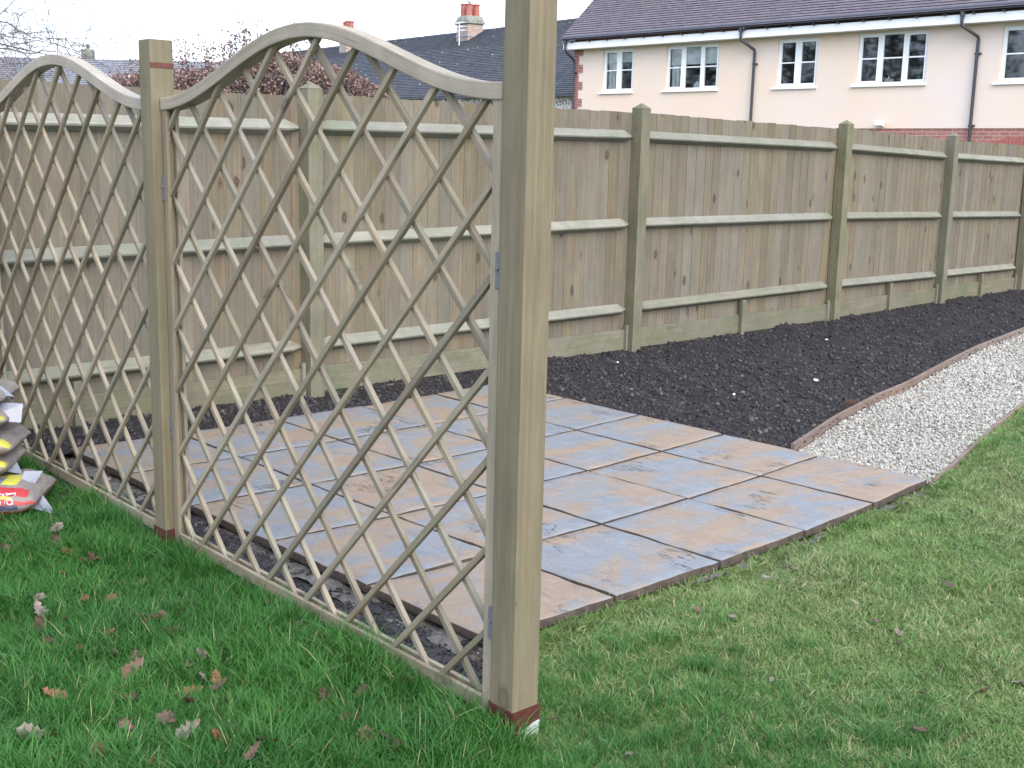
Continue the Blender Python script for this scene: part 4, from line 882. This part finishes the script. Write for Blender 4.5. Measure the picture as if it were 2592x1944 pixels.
# ---------------------------------------------------------------- far house at the left
fh=empty('distant_house',(27,56,0),label='distant grey roofed house with a small square chimney behind the bare branches',cat='house')
fa=Vector((21.5,60.85,0)); fb=Vector((31.2,51.35,0)); fd=(fb-fa).normalized(); ft=Vector((-fd.y*-1,fd.x*-1,0)); 
if ft.dot(Vector((CAM.x,CAM.y,0))-fa)<0: ft=-ft
def FPt(a,b,z): return fa+fd*a+ft*b+Vector((0,0,z))
Lh=(fb-fa).length; M_fs=mat_tile('far_slates',(.17,.19,.22),(.21,.23,.26),.3,.2)
def rf(a,s,h): k=s/4.4; return FPt(a,3.6*(1-k),3.5+2.37*k+h)
roof_courses('roof',M_fs,fh,rf,0,Lh,0,4.4,.2,None,.02)
m=MB(); m.poly([FPt(0,0,5.87),FPt(Lh,0,5.87),FPt(Lh,-3.6,3.5),FPt(0,-3.6,3.5)]); m.build('roof_back',M_fs,fh)
m=MB(); 
for b in (3.3,-3.3): m.poly([FPt(0,b,-.1),FPt(Lh,b,-.1),FPt(Lh,b,3.7),FPt(0,b,3.7)])
for a in (.05,Lh-.05): m.poly([FPt(a,3.3,-.1),FPt(a,-3.3,-.1),FPt(a,-3.3,3.6),FPt(a,0,5.8),FPt(a,3.3,3.6)])
m.build('wall',M_rend,fh)
a_=(Vector((25.11,57.3,0))-fa).dot(fd); m=MB(); m.beam(FPt(a_,-.2,5.5),FPt(a_,-.2,6.34),.55,.5,fd,.5); ch=m.build('chimney',M_cap,fh,bevel=.03)
m=MB(); m.tube([FPt(a_,-.2,6.34),FPt(a_,-.2,6.48),FPt(a_,-.2,6.5),FPt(a_,-.2,6.6)],[.07,.07,.12,.10],8); m.build('chimney_pot',M_cap,ch)

# ---------------------------------------------------------------- vegetation behind the fence
def mat_leafy(name,stops,rough=.7):
    t=NT(name,rough,.3); t.col(t.ramp(t.attr('rnd'),stops)); return t.m
M_beech=mat_leafy('dead_beech_leaf',[(0,(.095,.065,.062)),(.5,(.175,.115,.10)),(.85,(.26,.175,.15)),(1,(.40,.31,.27))])
M_twig=flat('grey_twig',(.16,.13,.13),.9,.1)
hedge=empty('beech_hedge',(7.7,13.6,0),label='brown leaved beech hedge rising behind the fence between the branches and the cottage',cat='hedge')
HP=[(5.6,15.7,2.15),(6.07,15.236,2.33),(6.24,15.12,2.46),(6.55,14.84,2.52),(6.91,14.51,2.58),(7.39,14.06,2.66),(7.58,13.91,2.80),(7.85,13.68,2.88),(8.23,13.29,2.86),(8.74,12.77,2.72),(9.02,12.44,2.50),(9.26,12.12,2.25),(9.4,12.0,1.9)]
ha=np.array(HP); seg=np.r_[0,np.cumsum(np.hypot(np.diff(ha[:,0]),np.diff(ha[:,1])))]
def hpt(s): return np.interp(s,seg,ha[:,0]),np.interp(s,seg,ha[:,1]),np.interp(s,seg,ha[:,2])
N=90000; s=rng.uniform(0,seg[-1],N); hx,hy,hz=hpt(s); dep=rng.uniform(-.55,.55,N)
edge=.10*np.array([mnoise.noise(Vector((a*2.6,b,0))) for a,b in zip(s,dep*2)])
z=(hz+edge)*rng.uniform(0,1,N)**.42; keep=(z>1.2)|(rng.uniform(0,1,N)<.4); s,hx,hy,z,dep=s[keep],hx[keep],hy[keep],z[keep],dep[keep]; N=len(s)
dens=np.array([mnoise.noise(Vector((a*3.3,b*3,c*3.3))) for a,b,c in zip(s,dep,z)]); keep=dens>-.28; hx,hy,z,dep=hx[keep],hy[keep],z[keep],dep[keep]; N=len(z)
P=np.stack([hx+dep*.70,hy+dep*.71,z],1)
def leaf_cloud(P,size,rngs=(.6,1.3)):
    N=len(P); a=rng.normal(size=(N,3)); a/=np.linalg.norm(a,axis=1)[:,None]; b=rng.normal(size=(N,3)); b-=(b*a).sum(1)[:,None]*a; b/=np.linalg.norm(b,axis=1)[:,None]
    s=size*rng.uniform(*rngs,N)[:,None]; V=np.stack([P-a*s,P+b*s*.55,P+a*s,P-b*s*.55],1).reshape(-1,3); F=np.arange(4*N).reshape(N,4); return V,F
# feathery shoots on top
tw=MB(); ex=[]
for sc_,h,n in ((1.75,.55,9),(2.1,.40,8),(2.45,.5,9),(2.75,.62,10),(3.15,.48,9),(3.5,.5,8),(2.6,.75,5),(1.2,.3,10),(.7,.25,10)):
    for _ in range(n):
        s_=sc_+random.uniform(-.22,.22); x,y,zt=[float(v) for v in hpt(s_)]; p=Vector((x,y,zt-.25)); d=Vector((random.uniform(-.35,.35),random.uniform(-.2,.2),1)).normalized(); L=h*random.uniform(.35,1.); pts=[p]
        for k in range(5): p=p+d*(L+.25)/5+Vector((random.gauss(0,.02),random.gauss(0,.02),0)); pts.append(p)
        tw.tube(pts,[.007,.006,.005,.004,.003,.002],4)
        for k in range(1,6):
            for _q in range(8): ex.append(np.array(pts[k])+np.array([random.gauss(0,.035) for _ in range(3)]))
for i in range(90):
    s_=random.uniform(.1,seg[-1]-.1); x,y,zt=[float(v) for v in hpt(s_)]; dd=random.uniform(-.4,.4); tw.tube([(x+dd*.7,y+dd*.7,0),(x+dd*.7+random.gauss(0,.1),y+dd*.7,zt*.6),(x+dd*.7+random.gauss(0,.2),y+dd*.7,zt)],[.018,.012,.004],4)
V,F=leaf_cloud(np.concatenate([P,np.array(ex)]),.026); npmesh('foliage',V,F,M_beech,hedge,rnd=rng.uniform(0,1,len(F)))
tw.build('stems',M_twig,hedge)

def grow(m,p,d,L,r,depth,droop=.0,spread=.6,n=5,tw=None):
    pts=[p]; rad=[r]; segs=4
    for k in range(segs):
        d=(d+Vector((random.gauss(0,.10),random.gauss(0,.10),random.gauss(0,.08)-droop))).normalized(); p=p+d*L/segs; pts.append(p); rad.append(r*(1-.7*(k+1)/segs))
    m.tube(pts,rad,5 if depth>1 else 3,cap=False)
    if depth<=0: return
    for k in range(n):
        i=random.randint(1,segs); q=pts[i]; e=Vector((random.gauss(0,1),random.gauss(0,1),random.gauss(0,.7))); e=(e-d*e.dot(d)).normalized()
        grow(m,q,(d+e*spread*random.uniform(.5,1.4)).normalized(),L*random.uniform(.35,.65),max(rad[i]*.6,.0018),depth-1,droop,spread,n)
tree=empty('bare_tree',(.4,12.3,0),label='bare grey branched tree reaching in from the left edge above the fence',cat='tree')
m=MB(); m.tube([(.4,12.3,-.1),(.42,12.28,.6),(.5,12.2,1.8),(.55,12.15,3.2),(.6,12.2,4.6),(.5,12.3,6)],[.22,.17,.14,.12,.09,.05],12); m.build('trunk',M_twig,tree,smooth=True)
limbs=[([(-60,30),(0,54),(20,58),(41,71),(54,82),(84,95),(136,97),(163,97),(253,99)],11.5,.011),([(-60,70),(0,85),(18,93),(56,98),(97,103),(150,112),(210,118)],12.0,.009),
 ([(-80,100),(0,111),(38,120),(97,133),(136,142),(188,145),(240,150)],12.4,.014),([(-60,108),(0,123),(25,123),(50,131),(75,136),(97,134),(127,111),(150,108)],11.8,.012),
 ([(-60,90),(0,36),(22,15),(42,-5),(70,-40)],12.2,.013),([(-60,150),(0,128),(30,160),(60,185),(80,200)],12,.007),([(-50,120),(0,150),(40,175),(70,200)],11.6,.006),([(-80,60),(-20,75),(30,110),(60,150),(75,190)],12.6,.007),
 ([(-60,10),(0,20),(30,24),(60,50),(80,70)],12.3,.006),([(-60,0),(-10,-20),(60,-30),(110,0),(130,20)],11.9,.006)]
for pl,D,r in limbs:
    def wp(px,py,j=0.): 
        v=fw+rt*((px-1296)/2987.7)-up*((py-972)/2987.7); return CAM+v*(D+j)
    pts=[Vector((.56,12.18,3.0+.4*random.random()))]+[wp(a,b,.35*math.sin(i*1.3+D*7)) for i,(a,b) in enumerate(pl)]
    b_=MB(); n_=len(pts); rad=[.03]+[r*.8*(1-.75*i/(n_-1)) for i in range(1,n_)]; b_.tube(pts,rad,6,cap=False)
    for i in range(1,n_):
        for _ in range(2 if i<n_-1 else 4):
            d=(pts[i]-pts[i-1]).normalized(); f=random.random(); q=pts[i-1]*(1-f)+pts[i]*f if i>1 else pts[i]
            e=Vector((random.gauss(0,1),random.gauss(0,1),random.gauss(0,1))); e=(e-d*e.dot(d)).normalized()
            grow(b_,q,(d*1.0+e*.8).normalized(),random.uniform(.3,.8),.0036,2 if random.random()<.45 else 1,.03,.5,4)
    b_.build('branch',M_twig,tree)
for (px,D,h,lab) in ((330,30,3.2,'thin bare sapling twigs above the hedge left of the middle post'),(285,33,3.5,'thin bare sapling standing beside the distant chimney'),(365,34,3.7,'thin bare shrub tips just left of the middle post')):
    v=fw+rt*((px-1296)/2987.7); P=CAM+v*D; m=MB()
    for k in range(7): grow(m,Vector((P.x+random.gauss(0,.15),P.y+random.gauss(0,.15),0)),Vector((random.gauss(0,.12),random.gauss(0,.12),1)).normalized(),h*random.uniform(.75,1.1),.016,2,-.03,.4,6)
    tag(m.build('bare_shrub',M_twig),lab,'shrub','bare shrubs far behind the hedge')


# ---------------------------------------------------------------- tall trees to the left of the garden (seen mirrored in the panes, shading that side)
M_dark=mat_leafy('dark_evergreen',[(0,(.018,.03,.016)),(.6,(.035,.055,.025)),(1,(.07,.09,.045))])
for (x,y,h,w_,n_,lab) in ((-13,19,13,4.0,7000,'tall tree left of the garden mirrored in the right hand windows'),(-13,28,12,4.2,7000,'broad tree mirrored in the wide window of the house'),(-14,37,14,4.2,7000,'tall tree mirrored in the middle window of the house'),(-14,46,12,4.5,7000,'farthest tree mirrored in the left hand windows')):
    tr_=empty('evergreen_tree',(x,y,0),label=lab,cat='tree',group='tall trees left of the garden')
    m=MB(); m.tube([(x,y,-.1),(x+.1,y,h*.4),(x,y+.1,h*.9)],[.28,.18,.04],10)
    for k in range(26):
        a=random.uniform(0,6.28); z=random.uniform(.25,.9)*h; l=w_*(1.05-z/h)*1.2+.4; grow(m,Vector((x,y,z)),Vector((math.cos(a),math.sin(a),.35)).normalized(),l,.07,2,.0,.6,3)
    m.build('trunk',M_twig,tr_)
    P=rng.normal(size=(n_,3)); P/=np.linalg.norm(P,axis=1)[:,None]; P*=rng.uniform(.25,1,n_)[:,None]**.5; P=P*np.array([w_,w_,h*.42])+np.array([x,y,h*.58])
    kp=np.array([mnoise.noise(Vector(q*.7))>-.12 for q in P]); V,F=leaf_cloud(P[kp],.16); npmesh('crown',V,F,M_dark,tr_,rnd=rng.uniform(0,1,len(F)))
